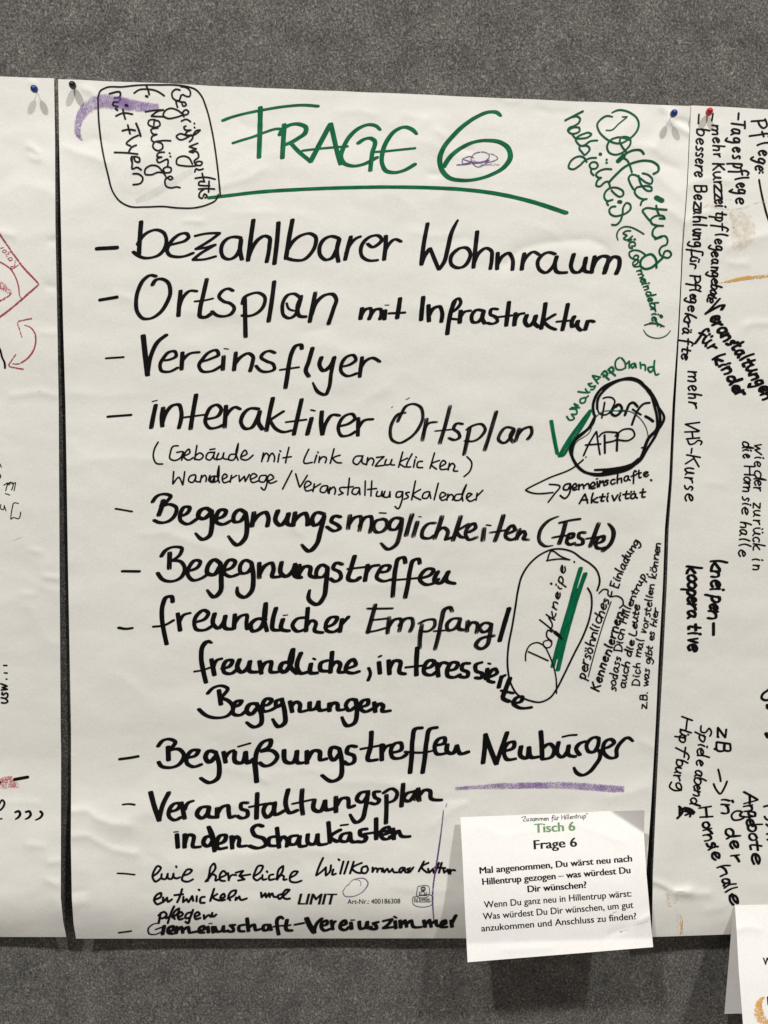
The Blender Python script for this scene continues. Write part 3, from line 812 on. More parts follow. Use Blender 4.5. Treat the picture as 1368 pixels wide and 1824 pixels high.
ink(main, 'list_line', M['black_dry'],
    T(600, 690, 3, 9.0, """70,685 60,754|w8:65,732 100,693 127,690 130,715 120,765|w8:122,742 155,693 182,690 187,720 176,774|w7.8:242,705 210,713 196,745 210,773 242,770 267,740 262,710 240,702|w4:228,670 262,672|w7.8:347,702 310,698 283,725 284,757 310,760 342,722|347,705 337,780 312,845 275,865 237,833,.7
    |402,680 385,735 370,790|430,720 408,796|w3:438,690 450,692|w7.6:524,725 490,728 458,765 457,800 490,807 522,790|562,690 540,760 522,806|w8:535,772 575,750 592,765 582,812 612,802|662,690 640,760 620,816|w7:702,730 640,767|w7.6:640,770 660,797 692,802
    |w8:708,772 742,745 735,728 705,743 688,785 703,812 747,800|787,755 780,816|w4:800,735 822,738|890,685 867,760 845,820|w6:820,776 917,760|w8:912,782 952,755 940,738 913,758 903,800 930,814 967,797|977,760 960,810|w8:968,792 1000,770 1007,785 997,808 1022,814|w7:1182,690,.7 1127,715 1085,770 1084,825 1110,847 1152,845,.6""")
  + T(890, 940, 4, 8.6, """w7:430,-35 500,-52 570,-62|470,-40 450,40 425,112|w6.6:380,70 450,58 492,55|w8:490,77 522,65 527,45 500,43 483,75 478,105 500,120 532,110|w7.6:607,35 570,38 563,65 592,87 592,112 548,122|705,-30 668,70 645,132|w6.6:620,78 722,62|w8:688,112 742,85 742,60 710,68 683,110 693,142 730,147 752,140
    |w8.4:775,-30,.6 810,20 798,100 735,165"""),
  CHISEL, 'streaky bold handwriting reading möglichkeiten (Feste)')
dash(T(180, 690, 3, 4.4, "78,648 165,663"))

ink(main, 'list_line', M['black_mid'],
    T(200, 960, 3, 9.2, """w7.6:262,92 285,60 330,42 372,50 362,82 325,112|307,75 304,156|w8:325,115 367,122 387,155 372,200 320,226 270,217 243,183|w8:423,167 460,147 470,120 445,113 413,145 403,190 430,220 472,212 512,185
    |577,130 545,110 513,140 508,182 540,192 572,150|577,130 582,220 577,280 545,310 507,273,.6|w8.2:603,167 645,147 657,120 630,110 603,140 598,182 625,200 672,188|w8.2:742,125 710,113 683,145 688,182 720,180 747,145|744,130 754,210 740,285 705,312 670,292 668,258,.6
    |785,130 785,206|w8.6:788,187 820,140 852,128 862,160 854,200 897,200|905,125 904,187 925,200 957,180 977,140|977,135 980,200 1007,206|1000,140 995,206|w8.6:1000,182 1035,145 1057,150 1057,195 1092,206|w8.2:1147,150 1120,138 1093,165 1093,202 1125,202 1152,165|1150,155 1142,240 1130,310 1095,350 1050,322 1055,273,.6
    |w8:1228,135 1195,128 1180,155 1217,180 1222,205 1190,227 1166,212|1295,92 1275,160 1263,217 1300,222 1322,206|w6.4:1260,160 1347,150""")
  + T(560, 960, 3, 8.8, """285,140 270,222|w7.8:275,187 305,147 342,140|w7.8:348,177 395,167 404,145 370,143 343,175 333,207 360,224 412,215|485,126 480,100 450,105 435,150 425,230 418,306|562,130 558,108 530,113 513,160 500,240 485,312|w6:410,220 480,215 556,208
    |w8:578,207 625,187 637,165 610,158 578,180 563,217 590,242 640,234 662,215|660,175 643,227 670,237 702,200 717,175|712,180 705,222 748,238"""),
  CHISEL, 'bold handwritten word Begegnungstreffen')
dash(T(200, 960, 3, 7, "55,172 143,173"))

ink(main, 'list_line', M['black'],
    T(200, 960, 3, 8.8, """322,335 317,308 290,310 270,350 265,420 275,490 290,560|w6:220,468 280,460 327,434|350,400 362,487|w7:360,442 380,407 414,396|w8:453,442 500,422 513,395 490,380 460,398 438,440 448,482 490,487 542,457|547,400 540,457 565,477 592,450 604,415|604,412 605,477 642,481
    |655,405 650,477|w8:652,452 690,410 717,405 717,450 722,480 742,470|817,430 770,428 738,465 750,492 785,482 812,430 820,345|820,345 812,430 826,490|875,370 857,440 857,482 902,486|912,430 904,482 942,491|w3.4:915,408 935,406|w8:1027,420 985,428 963,465 984,492 1032,481|1045,370 1035,490|w8:1040,462 1070,435 1087,445 1081,490 1122,500
    |w8:1138,472 1190,447 1202,420 1170,418 1143,450 1144,487 1180,497 1217,476|1228,430 1216,494|w7.4:1222,460 1262,416"""),
  CHISEL, 'black handwritten word freundlicher')
ink(main, 'list_line', M['black_dry'],
    T(560, 960, 3, 8.6, """325,352 305,430 285,500|w6:285,372 350,372 416,371|w6:300,434 385,425|w6.4:280,498 330,490 381,475|400,420 390,502|w8:395,472 430,430 457,426 453,492|w8:455,462 490,425 522,426 527,450 511,494|575,460 565,520 562,582|w7:560,452 600,433 642,433 642,465 610,492 565,491
    |735,385 725,366 700,373 680,430 665,510 645,588|w5.6:640,493 702,488|w7.6:778,425 735,428 708,460 714,487 745,482 777,440|779,430 775,482 802,486|820,440 815,492|w8:818,472 845,445 867,450 866,500
    |w7.4:947,456 910,448 883,475 899,497 935,482 947,456|945,458 936,520 920,570 890,587 863,570 875,545 957,518"""),
  CHISEL, 'streaky handwritten word Empfang')
ink(main, 'list_line', M['black'], T(560, 960, 3, 9.2, "1040,372 1015,455 990,543"), BROAD, 'bold black slash after Empfang')
dash(T(200, 960, 3, 6.5, "35,474 70,480 105,476"))

ink(main, 'list_line', M['black'],
    T(200, 960, 3, 9.2, """530,555,.6 510,547 485,570 475,630 485,700 500,765|w5.6:440,708 485,700 522,687|530,645 545,725|w7.6:540,692 560,647 582,640|w8.4:588,692 630,677 642,650 615,648 593,680 598,712 630,720 672,690|680,645 669,692 690,712 722,690 736,655|736,655 735,707 772,711
    |787,655 796,717|w8.6:795,702 820,660 847,655 847,710 882,711|947,660 910,663 898,700 915,712 947,680 966,590|963,595 951,680 986,718|1008,610 989,690 1005,717 1042,711|1062,668 1060,715 1092,716|w5:1074,638 1084,644|w8.6:1147,650 1115,663 1113,700 1152,706|1175,605 1165,712|w8.8:1170,682 1200,655 1217,665 1211,710 1242,711
    |w8.4:1253,692 1302,667 1287,643 1260,663 1248,705 1280,717 1317,708""")
  + T(560, 960, 3, 9.2, """w6.6:290,690 299,714 287,755|345,660 350,717|w5:345,630 356,624|397,650 401,720|w8.6:402,692 430,650 457,653 457,715 482,721|550,582 545,660 545,726|w6.6:490,686 592,675|w8.4:588,692 627,680 642,655 615,648 588,680 588,717 625,727 652,710|655,665 662,732|w7.8:660,692 685,660 712,665
    |w8.4:708,702 757,690 767,665 740,658 713,690 713,732 745,740 777,725|w8.2:827,665 795,668 788,695 822,715 817,735 780,736|w8.2:892,660 862,673 864,705 897,720 892,742 863,741|w8.6:925,695 916,747|w5:930,664 940,668|w8:938,737 977,710 965,693 938,715 928,755 957,766|w8.4:1000,735 985,792|w7:990,765 1002,740 1018,728
    |1045,745 1020,810 1008,850 1040,868|w6.6:1000,810 1062,824|w8:1068,877 1107,865 1112,845 1080,848 1063,880 1090,900 1157,900"""),
  CHISEL, 'bold handwritten line reading freundliche, interessierte')
ink(main, 'list_line', M['black'],
    T(200, 960, 3, 9.2, """w7.6:510,825 540,795 590,785 617,800 602,825 580,847|570,810 580,882|w8:585,850 625,868 647,900 622,940 560,956 500,942 463,910|w8.2:643,897 680,885 692,865 665,866 646,900 648,935 680,942 712,920|772,880 735,883 718,920 735,937 772,905|773,885 797,940 792,990 760,1005 718,980,.7
    |w8.4:798,892 840,880 852,860 825,853 803,885 808,920 840,917 872,900|w8.4:907,855 875,868 878,897 905,882|906,860 922,930 920,985 890,1003 857,963,.7|950,870 961,922|w8.6:955,897 985,870 1002,880 1002,920 1042,915|1055,875 1059,912 1085,907 1102,875|1102,870 1110,915 1142,911|1160,880 1160,917|w8.6:1160,902 1185,875 1202,880 1206,912 1237,911""")
  + T(560, 960, 3, 9.2, "w8.4:222,860 190,858 168,890 184,917 217,897|222,865 227,930 212,985 175,998 147,953,.7|w8.4:248,897 287,880 287,860 260,863 243,900 265,922 312,906|320,875 325,922|w8.6:325,902 350,880 367,890 362,918 402,918"),
  CHISEL, 'bold handwritten word Begegnungen')

ink(main, 'list_line', M['black'],
    T(200, 1290, 3, 9.4, """w8:245,117 270,87 310,80 337,95 322,120 300,140|298,122 300,190|w8.4:305,140 360,135 382,160 362,210 300,232 260,222 248,203|w8.4:398,177 447,165 462,140 430,138 403,165 398,207 430,227 474,215|552,150 515,143 498,180 515,202 552,170|554,155 572,230 562,290 520,312 473,288,.8
    |595,150 605,202|w8:605,177 625,150 647,140|655,150 659,202 690,207 712,150|713,150 725,207 752,188|w5.4:675,119 735,102|w10:757,185 765,240 771,306|w9:765,230 775,140 810,92 847,85 842,115 800,140|w8.6:800,145 862,145 882,170 862,206 810,222 788,206|918,140 929,202 960,207 987,150|987,145 995,207 1017,206
    |1040,145 1040,207|w9:1045,187 1080,140 1107,145 1112,190 1142,185|w8.8:1212,130 1175,123 1163,165 1180,192 1212,160|1214,135 1227,220 1217,285 1175,305 1121,273,.8|w8.4:1302,120 1265,118 1253,150 1292,170 1292,200 1260,214 1238,200""")
  + T(600, 1290, 3, 9.2, """185,42 180,120 168,192 212,190|w6.8:130,132 250,110|240,110 240,190|w8:242,152 260,122 287,110|w8.4:293,152 347,130 342,100 310,103 288,145 298,177 350,177 372,160|w9:452,20 420,24 405,80 400,170 391,258|w9:532,18 500,24 480,90 470,180 458,258|w6.4:365,147 470,150 522,139
    |w8.4:528,112 577,95 577,73 545,78 523,115 533,157 582,155|590,110 590,147 615,157 642,115|642,115 660,157 700,148|795,55 790,130 781,206|w10:795,60 820,130 852,210|w8.8:852,208 880,130 910,45|w8.4:903,142 947,120 947,95 920,98 893,140 908,187 952,185|985,120 984,172 1010,182 1027,125|1027,125 1040,177 1072,175
    |1090,40 1095,110 1097,182|w8.4:1097,130 1140,105 1162,130 1150,172 1100,187""")
  + T(960, 1290, 6, 8.6, "210,195 208,330 240,352 300,300 320,235|318,230 320,330 385,345|w6:258,134 330,118 398,114|w8.4:490,185 430,210 398,260 435,325|w8:640,150 600,138 545,165 508,235 530,290 575,300 630,230 640,165|w8:610,270 650,290 655,340 600,440 540,510 460,545 400,515 375,465,.7|w8:680,262 760,235 805,190 770,160 715,180 685,250 700,315 770,362 825,350 830,270 880,190 950,142 1003,180,.7"),
  CHISEL, 'bold handwritten line reading Begrüßungstreffen Neubürger')
dash(T(200, 1290, 3, 7.6, "42,186 90,180 135,172"))
ribbon(main, 'crayon_underline', M['purple'], T(0, 0, 1, 1, "811,1405,6 850,1402,8 900,1400,11 960,1399,12 1002,1399,13 1043,1401,13 1077,1404,13 1112,1406,12"), 'purple crayon line under Neubürger')

ink(main, 'list_line', M['black_mid'],
    T(200, 1290, 3, 9.2, """w10:205,365 225,440 250,512|w9:250,508 270,430 302,366|w8.2:308,467 352,450 362,425 335,423 308,450 303,492 330,512 367,497|370,420 386,502|w7.6:388,455 405,420 430,410|w8.8:512,440 470,448 453,485 475,502 512,470 517,445|517,445 515,492 547,497|560,450 560,497|w8.6:562,477 590,440 617,435 622,470 630,498 652,490
    |w8.2:722,420 690,423 688,450 722,465 722,490 690,502 668,490|775,370 772,440 770,502|w6.8:735,442 817,425|w8.8:867,425 825,428 808,470 825,497 862,460 869,420|868,420 870,482 922,460|940,350 929,440 945,472 987,460|1015,350 1011,420 1018,480|w6.6:965,425 1072,402|1080,405 1079,457 1105,467 1137,410|1137,410 1145,457 1182,450
    |1195,390 1195,467|w8.6:1200,432 1230,395 1257,395 1267,445 1292,435""")
  + T(600, 1290, 3, 9.0, """w8.4:162,360 125,368 108,405 130,417 167,375|167,360 152,450 132,510 105,525 71,483,.7|w8:227,360 200,363 203,390 227,405 212,425 178,420|w8.4:265,380 265,450 262,528|w7.6:250,367 300,345 322,365 312,400 265,421|355,320 345,437|w8.2:407,360 370,373 358,400 380,412 412,380 422,355|w8.4:417,358 420,402
    |435,345 440,407|w8.4:440,382 475,350 497,355 502,395 557,405"""),
  CHISEL, 'bold handwritten word Veranstaltungsplan')
dash(T(200, 1290, 3, 5, "58,429 90,426 118,430"))
ink(main, 'list_line', M['black'],
    T(200, 1290, 3, 8.8, """345,590 350,657|w3.2:330,576 350,574|387,590 386,657|w8.2:390,632 410,590 432,595 432,655 467,655|537,600 500,603 488,640 510,652 537,620 515,550|515,550 536,620 546,677|w8.8:558,642 602,620 607,595 580,593 558,630 563,662 607,660|637,600 641,662|w8.2:640,637 665,600 677,610 677,650 712,650
    |w8.8:802,545 775,538 748,560 758,590 812,615 822,640 780,662 733,650|w8.2:872,600 840,608 838,645 872,650|880,555 891,657|w8.2:890,632 915,600 932,615 932,652|w8.6:987,595 950,603 948,640 975,642 1002,600|1002,600 1005,652 1032,650|1045,590 1049,637 1075,642 1097,590|1097,590 1105,642 1142,640|1155,525 1160,590 1162,632|w8.8:1217,565 1165,605 1202,627
    |w8.2:1267,580 1225,593 1218,620 1250,627 1272,585|1272,585 1281,627 1310,628|w5.4:1223,540 1257,536|w8.8:1357,560 1325,568 1325,590 1357,605 1347,625 1308,626""")
  + T(600, 1290, 3, 8.8, "210,505 210,612|w7.6:148,586 262,570|w8.2:243,592 282,570 277,550 250,558 233,590 248,612 292,606|300,560 305,612|w8.2:305,592 330,570 342,595 387,600|w8.6:285,575 305,590 300,605 285,600"),
  CHISEL, 'bold handwritten line reading in den Schaukästen')

ink(main, 'note_line', M['black'],
    T(200, 1500, 4, 4.3, """290,242 330,210 345,180 325,170 300,200 288,255 305,280 342,260|352,228 352,258 375,264 395,226|395,226 398,258 420,262 436,225|436,225 440,252 462,258 480,250|455,172 457,178|508,237 552,220 567,200 540,193 510,225 498,270 530,282 574,265
    |665,280 700,235 735,175 725,152 705,170 690,230 680,276|690,257 715,230 737,240 736,274 757,265|768,252 812,225 792,205 768,230 772,272 802,276|825,220 830,272|830,265 850,235 882,235|880,217 932,205 905,240 982,230|905,240 942,265 898,273|1010,242 1060,205 1072,170 1045,168 1018,210 1008,257 1030,272 1057,255
    |1070,235 1073,267 1097,263|1101,208 1105,213|1147,230 1120,238 1118,267 1152,263|1165,262 1215,200 1217,170 1190,190 1175,267 1205,235 1222,242 1220,268 1242,265|1268,252 1312,225 1322,210 1295,208 1268,240 1268,277 1300,287 1347,275""")
  + T(500, 1500, 4, 4.3, """302,113 275,170 253,237 285,215 322,180|322,182 322,237 347,215 358,165|375,195 369,232 392,225|412,122 418,128|447,138 424,224|482,138 453,224|520,140 494,222|577,148 510,190 545,217 572,220|612,170 580,183 578,215 600,222 622,195 612,170|655,180 654,212 675,185 687,190 688,212|690,205 706,187 718,190 722,210
    |727,187 738,215 760,190 772,213 796,190|796,192 806,213 836,214|868,200 884,185 862,182 846,198 852,217 882,195 890,215 905,212|922,185 900,193 918,205 908,218|922,212 945,180|1020,138 984,207|1052,148 1005,177 1042,216|1050,190 1058,217 1085,190|1085,192 1090,216|1127,148 1098,222|1147,148 1128,217|1100,180 1172,185|1160,195 1165,217 1190,195|1190,197 1196,222|1205,195 1208,226|1208,212 1225,198 1242,202"""),
  ROUND, 'thin slanted handwriting reading eine herzliche Willkommens Kultur')
dash(T(200, 1500, 4, 4.2, "38,222 95,225 158,232"))
ink(main, 'note_line', M['black'],
    T(200, 1500, 4, 4.5, """310,407 347,385 347,363 320,373 298,415 318,442 352,430|362,395 362,427 390,396|390,396 396,424 424,408|497,335 478,395 463,427|443,378 503,371|507,390 504,427 530,405|530,405 542,427 568,385|570,385 576,418|602,385 600,422|616,338 620,342|657,390 635,393 628,430 657,432|725,333 698,418|747,370 718,393 762,416|773,402 802,385 795,368 773,385 773,414 802,410
    |823,402 877,365 882,345 855,348 828,395 840,414|882,395 878,412 905,387|905,387 912,408 957,401|1060,360 1064,392 1090,365|1090,365 1096,392 1117,365|1117,367 1122,390|1122,385 1140,366 1150,388 1172,390|1207,370 1178,385 1190,404 1217,385 1262,340 1243,338 1215,390 1235,404 1264,402"""),
  ROUND, 'thin slanted handwriting reading entwickeln und')
ink(main, 'note_line', M['black'],
    T(200, 1500, 4, 4.5, """345,505 330,577|330,522 372,498 387,515 360,542 335,542|440,458 420,500 395,577|383,542 432,520|428,537 472,495 475,473 450,488 433,530 445,547|468,537 502,510 490,498 468,520 475,550 502,545|560,500 530,510 520,540 545,540 572,490|575,483 552,545 540,577 522,568|588,532 622,510 610,498 588,515 593,547 627,540|652,520 655,547 690,520 700,532 712,505|710,520 716,530 740,516"""),
  ROUND, 'thin slanted handwriting reading pflegen')
ink(main, 'list_line', M['black'],
    T(200, 1500, 4, 7.6, """w3.2:330,577 285,588 255,620 260,650 300,658 345,642|w4:310,622 370,600|370,598 358,655|w7:398,637 437,620 432,600 405,608 398,645 430,653|455,605 455,647|w7:460,632 490,605 502,645|w7:505,627 540,605 552,645 575,642 618,634|w6.6:623,632 657,615 650,598 625,608 618,640 652,645|680,605 685,642|w3:690,581 710,579|715,605 720,642|w7:732,605 747,637 780,632 792,600|w7:792,600 797,637 822,630
    |w6.6:872,590 840,593 862,615 862,635 828,636|w6.8:937,590 905,598 903,630 937,636|960,545 970,632|w7:975,607 1010,588 1022,627 1052,620|w7:1112,590 1080,593 1078,627 1105,627 1122,590 1132,625|1217,545,.7 1195,533 1175,553 1175,600 1185,656|w5:1152,602 1212,595|1245,555 1245,627 1277,630|w5:1224,596 1268,591|w6:1302,588 1362,577""")
  + T(500, 1500, 4, 7.6, """w10:185,545 210,600 237,642|w7:237,638 257,580 292,545|w7:293,597 332,580 327,560 300,568 288,605 310,630 347,620|w7:360,560 371,620|w6.6:370,592 380,570 387,565|w7:427,597 467,575 457,558 430,578 423,610 455,627 487,605|500,575 505,617|w3.4:500,555 525,555|560,568 570,617 602,610 617,570|617,570 622,612 642,605|w7:692,570 660,578 682,600 682,615 638,616
    |w6.8:733,562 792,550 772,580 733,612 802,605|815,565 820,612|w4.4:808,530 824,540|850,560 855,607|w7:860,587 885,558 897,602|w7:900,582 930,558 942,600 1002,605|1020,560 1030,602|w7:1035,582 1060,555 1072,602|w7:1080,577 1107,558 1112,592 1132,600|w7:1143,592 1177,575 1172,558 1150,568 1143,602 1182,605|1215,560 1220,602|w6.8:1218,582 1247,523"""),
  CHISEL, 'bold handwritten line reading Gemeinschaft-Vereinszimmer')
dash(T(200, 1500, 4, 4.6, "48,645 90,640 132,634"))

# boxed note, top left
ink(main, 'note_frame', M['fine'],
    T(160, 140, 5.7, 3.1, "82,200 110,120 160,92 330,82 480,66 700,62 900,66 1000,82 1075,110 1130,170 1180,290 1240,530 1290,850 1325,1190|1303,1175 1280,1230 1200,1275 1080,1308 900,1312 740,1297 560,1302 400,1295 300,1240 240,1160 180,960 120,680 90,420 82,200"),
  ROUND, 'rounded black outline round the sideways note')
ink(main, 'boxed_note', M['fine'],
    T(160, 140, 5.7, 3.3, """915,115 870,108 835,140 840,190 900,225 925,170|w3:925,80 980,90 1020,130 1010,180 970,175 940,160 925,175|890,290 880,220 925,235 965,240 978,265 950,278 935,250|955,385 945,340 975,315 1002,335 990,360 950,368 860,395 790,402 745,375 760,330 820,300 880,315 945,360
    |930,430 980,412 1022,436|975,480 955,490 960,510 1025,520|1025,522 985,540 970,560 1030,575|1060,452 1062,456|1062,492 1064,496|1030,570 900,612 878,585 910,560 1000,580 1060,570 1120,520 1085,525 1050,570 1040,610 1010,640|1095,655 1010,690 1055,705 1080,712 1010,740 1050,750|1030,740 1090,745 1105,790 1060,840 1075,870 1130,875 1140,850 1095,840 1070,865 1080,880 960,885 880,860 885,815 950,785 1000,800 1040,865
    |1150,915 1105,925 1080,915 1065,945|1272,1020 1180,1000 1070,1010|1140,960 1160,1040|1165,1045 1110,1050 1105,1075 1150,1085 1215,1085|1265,1120 1180,1115 1105,1120|1210,1040 1205,1150|1150,1200 1165,1170 1190,1195 1170,1210|1160,1120 1115,1160 1110,1200 1140,1215"""),
  ROUND, 'small sideways handwriting reading Begrüßungstüte')
ink(main, 'boxed_note', M['fine'],
    T(160, 140, 5.7, 3.3, """450,145 500,112 570,105 680,125 755,172|w3.6:572,70 590,110 602,160|w4.4:570,175 584,182|565,335 640,322 745,316|745,318 690,330 625,378 760,385|650,470 660,425 700,432 712,470 680,490 630,485 592,460 600,425 660,415|690,500 620,520 640,560 680,565 630,590 625,620 645,640
    |820,630 720,630 650,650 640,690 690,730 740,700 735,665 680,640|755,745 690,760 680,785 725,795|730,795 680,820 690,845 790,820 790,885|808,755 812,757|815,788 820,790|760,950 745,920 780,895 825,910 820,945 780,955 690,950 620,975 560,965 560,925 620,880 680,885 740,945 770,990
    |780,1010 820,990 842,1010 820,1025 780,1005 762,1040 775,1090 830,1108 880,1098 915,1105"""),
  ROUND, 'small sideways handwriting reading f. Neubürger')
ink(main, 'boxed_note', M['fine'],
    T(160, 140, 5.7, 3.5, """200,152 310,145 305,180 250,195 310,200 290,235 240,240 235,265 285,285 260,300 280,320|w5.4:365,268 380,275|265,378 330,350 432,360|335,310 345,360 360,410|330,528 390,515 460,525|w4:470,455 500,530 515,582|385,470 400,530 408,558|490,575 420,610 372,660 412,682
    |w3.8:470,675 420,700 395,745|250,748 370,752 485,765|425,840 420,800 460,790 505,810 500,845 460,835 450,800|425,790 430,860 430,915 480,900 520,925|440,965 500,970 538,1010 525,1050 440,1075"""),
  ROUND, 'small sideways handwriting reading mit Flyern')
ribbon(main, 'crayon_arc', M['purple'], T(0, 0, 1, 1, "283,189,10 262,190,17 234,187,22 205,182,25 182,180,26 163,186,24 149,198,20 141,213,15 138,230,12 140,241,10 146,250,2|132,235,1.2 140,242,3 148,251,1"), 'curved purple crayon band beside the boxed note')
ribbon(main, 'smear_mark', M['smear'], T(0, 0, 1, 1, "342,305,10 320,317,14 290,335,15 262,350,14 242,358,9"), 'pale grey smear across the boxed note')
ribbon(main, 'crayon_scribble', M['purple_line'], T(680, 160, 4.0235, 1, "640,490,1.6 660,460,1.6 700,446,1.6 745,448,1.6 772,470,1.6 755,500,1.8 700,522,1.8 650,520,1.6 638,495,1.5|578,495,1.3 640,478,1.5 662,488,1.3|580,492,1.6 578,525,1.8 640,518,1.8 720,515,1.6 775,500,1.4|535,537,1.8 575,535,2 640,528,1.6|770,456,1.3 810,468,1.4 832,490,1.6 800,510,1.6 740,516,1.6|645,522,1.5 690,552,1.6 735,535,1.6 765,505,1.5|585,498,1.4 640,515,1.6"), 'small purple scribble inside the green six')
ribbon(main, 'crayon_scribble', M['purple_faint'], T(680, 160, 4.0235, 1, "700,534,3 770,534,5 845,535,3|640,495,1 690,520,4 760,500,3"), 'faint purple smudge inside the green six')

# green note down the right side
ink(main, 'side_note', M['green_dark'],
    T(1000, 180, 5.653, 3.7, """w4.2:40,192 120,150 215,102|115,160 160,153 188,175 180,210 130,248 80,268 65,290 90,322 140,325 182,300 182,270 140,262 95,275 70,300|105,325 145,372 200,375 272,360 302,332 280,318 220,330 165,358 145,382 165,425 195,448 225,445 290,403 362,395|215,450 270,455 285,480 260,522 236,540 205,510 180,470 195,448
    |350,570 290,573 240,595 180,650 110,685 75,670 85,620 140,567 190,555 230,570 255,610|w6:390,531 395,535|300,680 284,640 310,614 355,620 368,650 340,680 304,682 300,715 325,745|w4:454,588 458,589|w4:454,619 458,620
    |505,685 440,683 375,708 348,740 372,768 400,770 362,800 355,852 382,858 440,815 465,808 490,862|505,897 548,940 590,962 622,945 622,910 580,878 530,868 480,880 440,920 433,970 452,1000 515,992|490,998 458,1022 472,1046|w7:580,1012 596,1015
    |545,1060 510,1063 483,1092 490,1130 540,1157 600,1147 660,1122 698,1080 692,1040 660,1023 627,1060 615,1140 590,1210 550,1245 510,1243"""),
  ROUND, 'sideways green handwriting reading halbjährlich')
ink(main, 'side_note', M['green_dark'],
    T(1000, 180, 5.653, 3.7, """515,157,.7 460,148 400,180 362,230 378,300 435,365 490,402 545,422 600,422 660,395 720,350 768,285 780,230 760,170 700,120 640,95 570,90 510,115,.7|w2.6:615,158 662,156 580,225 500,292 452,292
    |520,375 480,408 460,460 480,515 540,538 600,525 660,480 697,420 690,375 650,358 605,365 588,395 605,445 650,505|520,377 580,362 640,372 685,388|w4.4:568,605 620,552 680,510 750,490 800,495 830,530|w8.5:572,602 600,575 628,548|w4.6:480,815 560,730 640,660 740,615 850,598 930,615 978,660 977,700 930,730|620,570 660,592 690,650 710,715
    |725,885 690,820 678,770 700,742 750,745 800,780 862,822 905,830 917,790 880,745 818,725|778,750 788,800 820,862 870,902 907,900 908,870 860,853 805,858 755,872 738,912 768,960 820,985 860,985|850,985 810,1010 798,1046|w9.5:958,972 1012,1000
    |890,1202 840,1140 818,1100 840,1082 950,1085 1060,1092|955,1050 965,1100 990,1152|990,1180 1042,1182 1030,1160 990,1150 930,1165 900,1195 910,1230 960,1250 1025,1255""")
  + T(1000, 380, 5.653, 3.7, "1025,125 960,130 925,165 920,218 950,245 1010,228 1050,230 1070,270 1062,308 1010,335 988,370 1000,420 1030,437 1080,445 1107,410 1085,378 1045,380 1028,415|w4.4:1030,437 960,502 900,547 840,557 800,530 798,480 850,425 910,412 942,442 957,545|w4:945,258 1010,236"),
  ROUND, 'sideways green handwriting reading Dorfzeitung with a circled one')
ink(main, 'side_note', M['green_dark'],
    T(1000, 380, 5.653, 3.2, """w2.9:572,270,.6 558,220 580,165 630,135 690,136 770,170 830,207|697,175 645,180 622,200 660,222 628,250 650,265 715,228|675,280 708,262|w4.4:736,260 742,261|708,328 745,322 735,290 695,292 682,318 690,345 715,350
    |842,412 780,375 720,372 685,392 690,432 725,457 762,460 776,430 748,420 728,442|738,520 772,490 775,468 742,475 720,500 728,528 790,530""")
  + hand("meindebrief", "1134,482 1148,515 1158,545 1163,580", 8, 3.0, jit=0.8)
  + T(1000, 380, 5.653, 2.8, "w6:1000,1030 1010,1040|838,1125 880,1112 960,1112 1035,1138|w2:828,1172,.7 860,1220 920,1250 1000,1252 1060,1225 1098,1180,.8"),
  ROUND, 'small sideways green handwriting reading wie Gemeindebrief in brackets')

# app bubble
ink(main, 'check_mark', M['green'], T(900, 620, 4, 7.4, "328,520 345,620 370,748|w7.6:388,768 440,675 520,560 608,445|w5:372,750 392,768 470,670 560,540 600,470"), BROAD, 'big green tick mark')
ink(main, 'curved_note', M['green'],
    T(1000, 630, 7.2, 3.4, """70,805 110,850 165,830 130,775 195,770 195,720 110,708|130,690 232,690|190,680 165,640 215,665|300,560 240,590 250,630 300,620 320,560 345,540|215,485 330,495 365,490|310,450 340,500|390,378 345,385 380,420 435,410 410,455 378,458
    |470,380 400,280 500,300|440,335 480,320|w4:515,265 560,220 590,265 540,290|w4:545,270 610,330|w4:600,205 650,170 670,215 620,240|w4:615,215 690,278
    |745,48 705,80 690,140 710,195 760,205 820,180|770,52 810,100 825,180|825,140 870,95 870,180|w3.6:935,120 890,150 915,180 950,130 960,175|1010,110 1020,185|1020,140 1070,145 1075,210|w3.8:1180,165 1110,185 1140,235 1190,180|1195,88 1195,220 1215,270 1248,258"""),
  ROUND, 'small curved green handwriting above the bubble')
ink(main, 'bubble_outline', M['black_mid'],
    T(900, 620, 4, 5.4, """632,470 625,420 642,350 682,292 760,245 850,222 930,230 1000,275 1060,350 1095,440 1102,540 1072,620 1010,720 960,802 880,852 760,882 640,897 560,880 505,830 472,740 490,670 560,602 622,540 640,480
    |w5:655,430 662,360 705,300 790,240 900,213 960,235 1020,310 1085,410 1132,500 1110,552 1020,650 990,720 950,800 880,835 760,860 640,868|w5:1030,300 1060,400 1082,500 1080,570 1020,640 995,700 975,760 900,850 760,895 640,905 550,870 490,800 462,720 500,650 600,560 632,500|w6:700,290 800,232 920,222 1010,290|w6:950,790 900,830 820,855 700,885|w3:972,708 990,710"""),
  ROUND, 'black bubble drawn round Dorf-APP in several strokes')
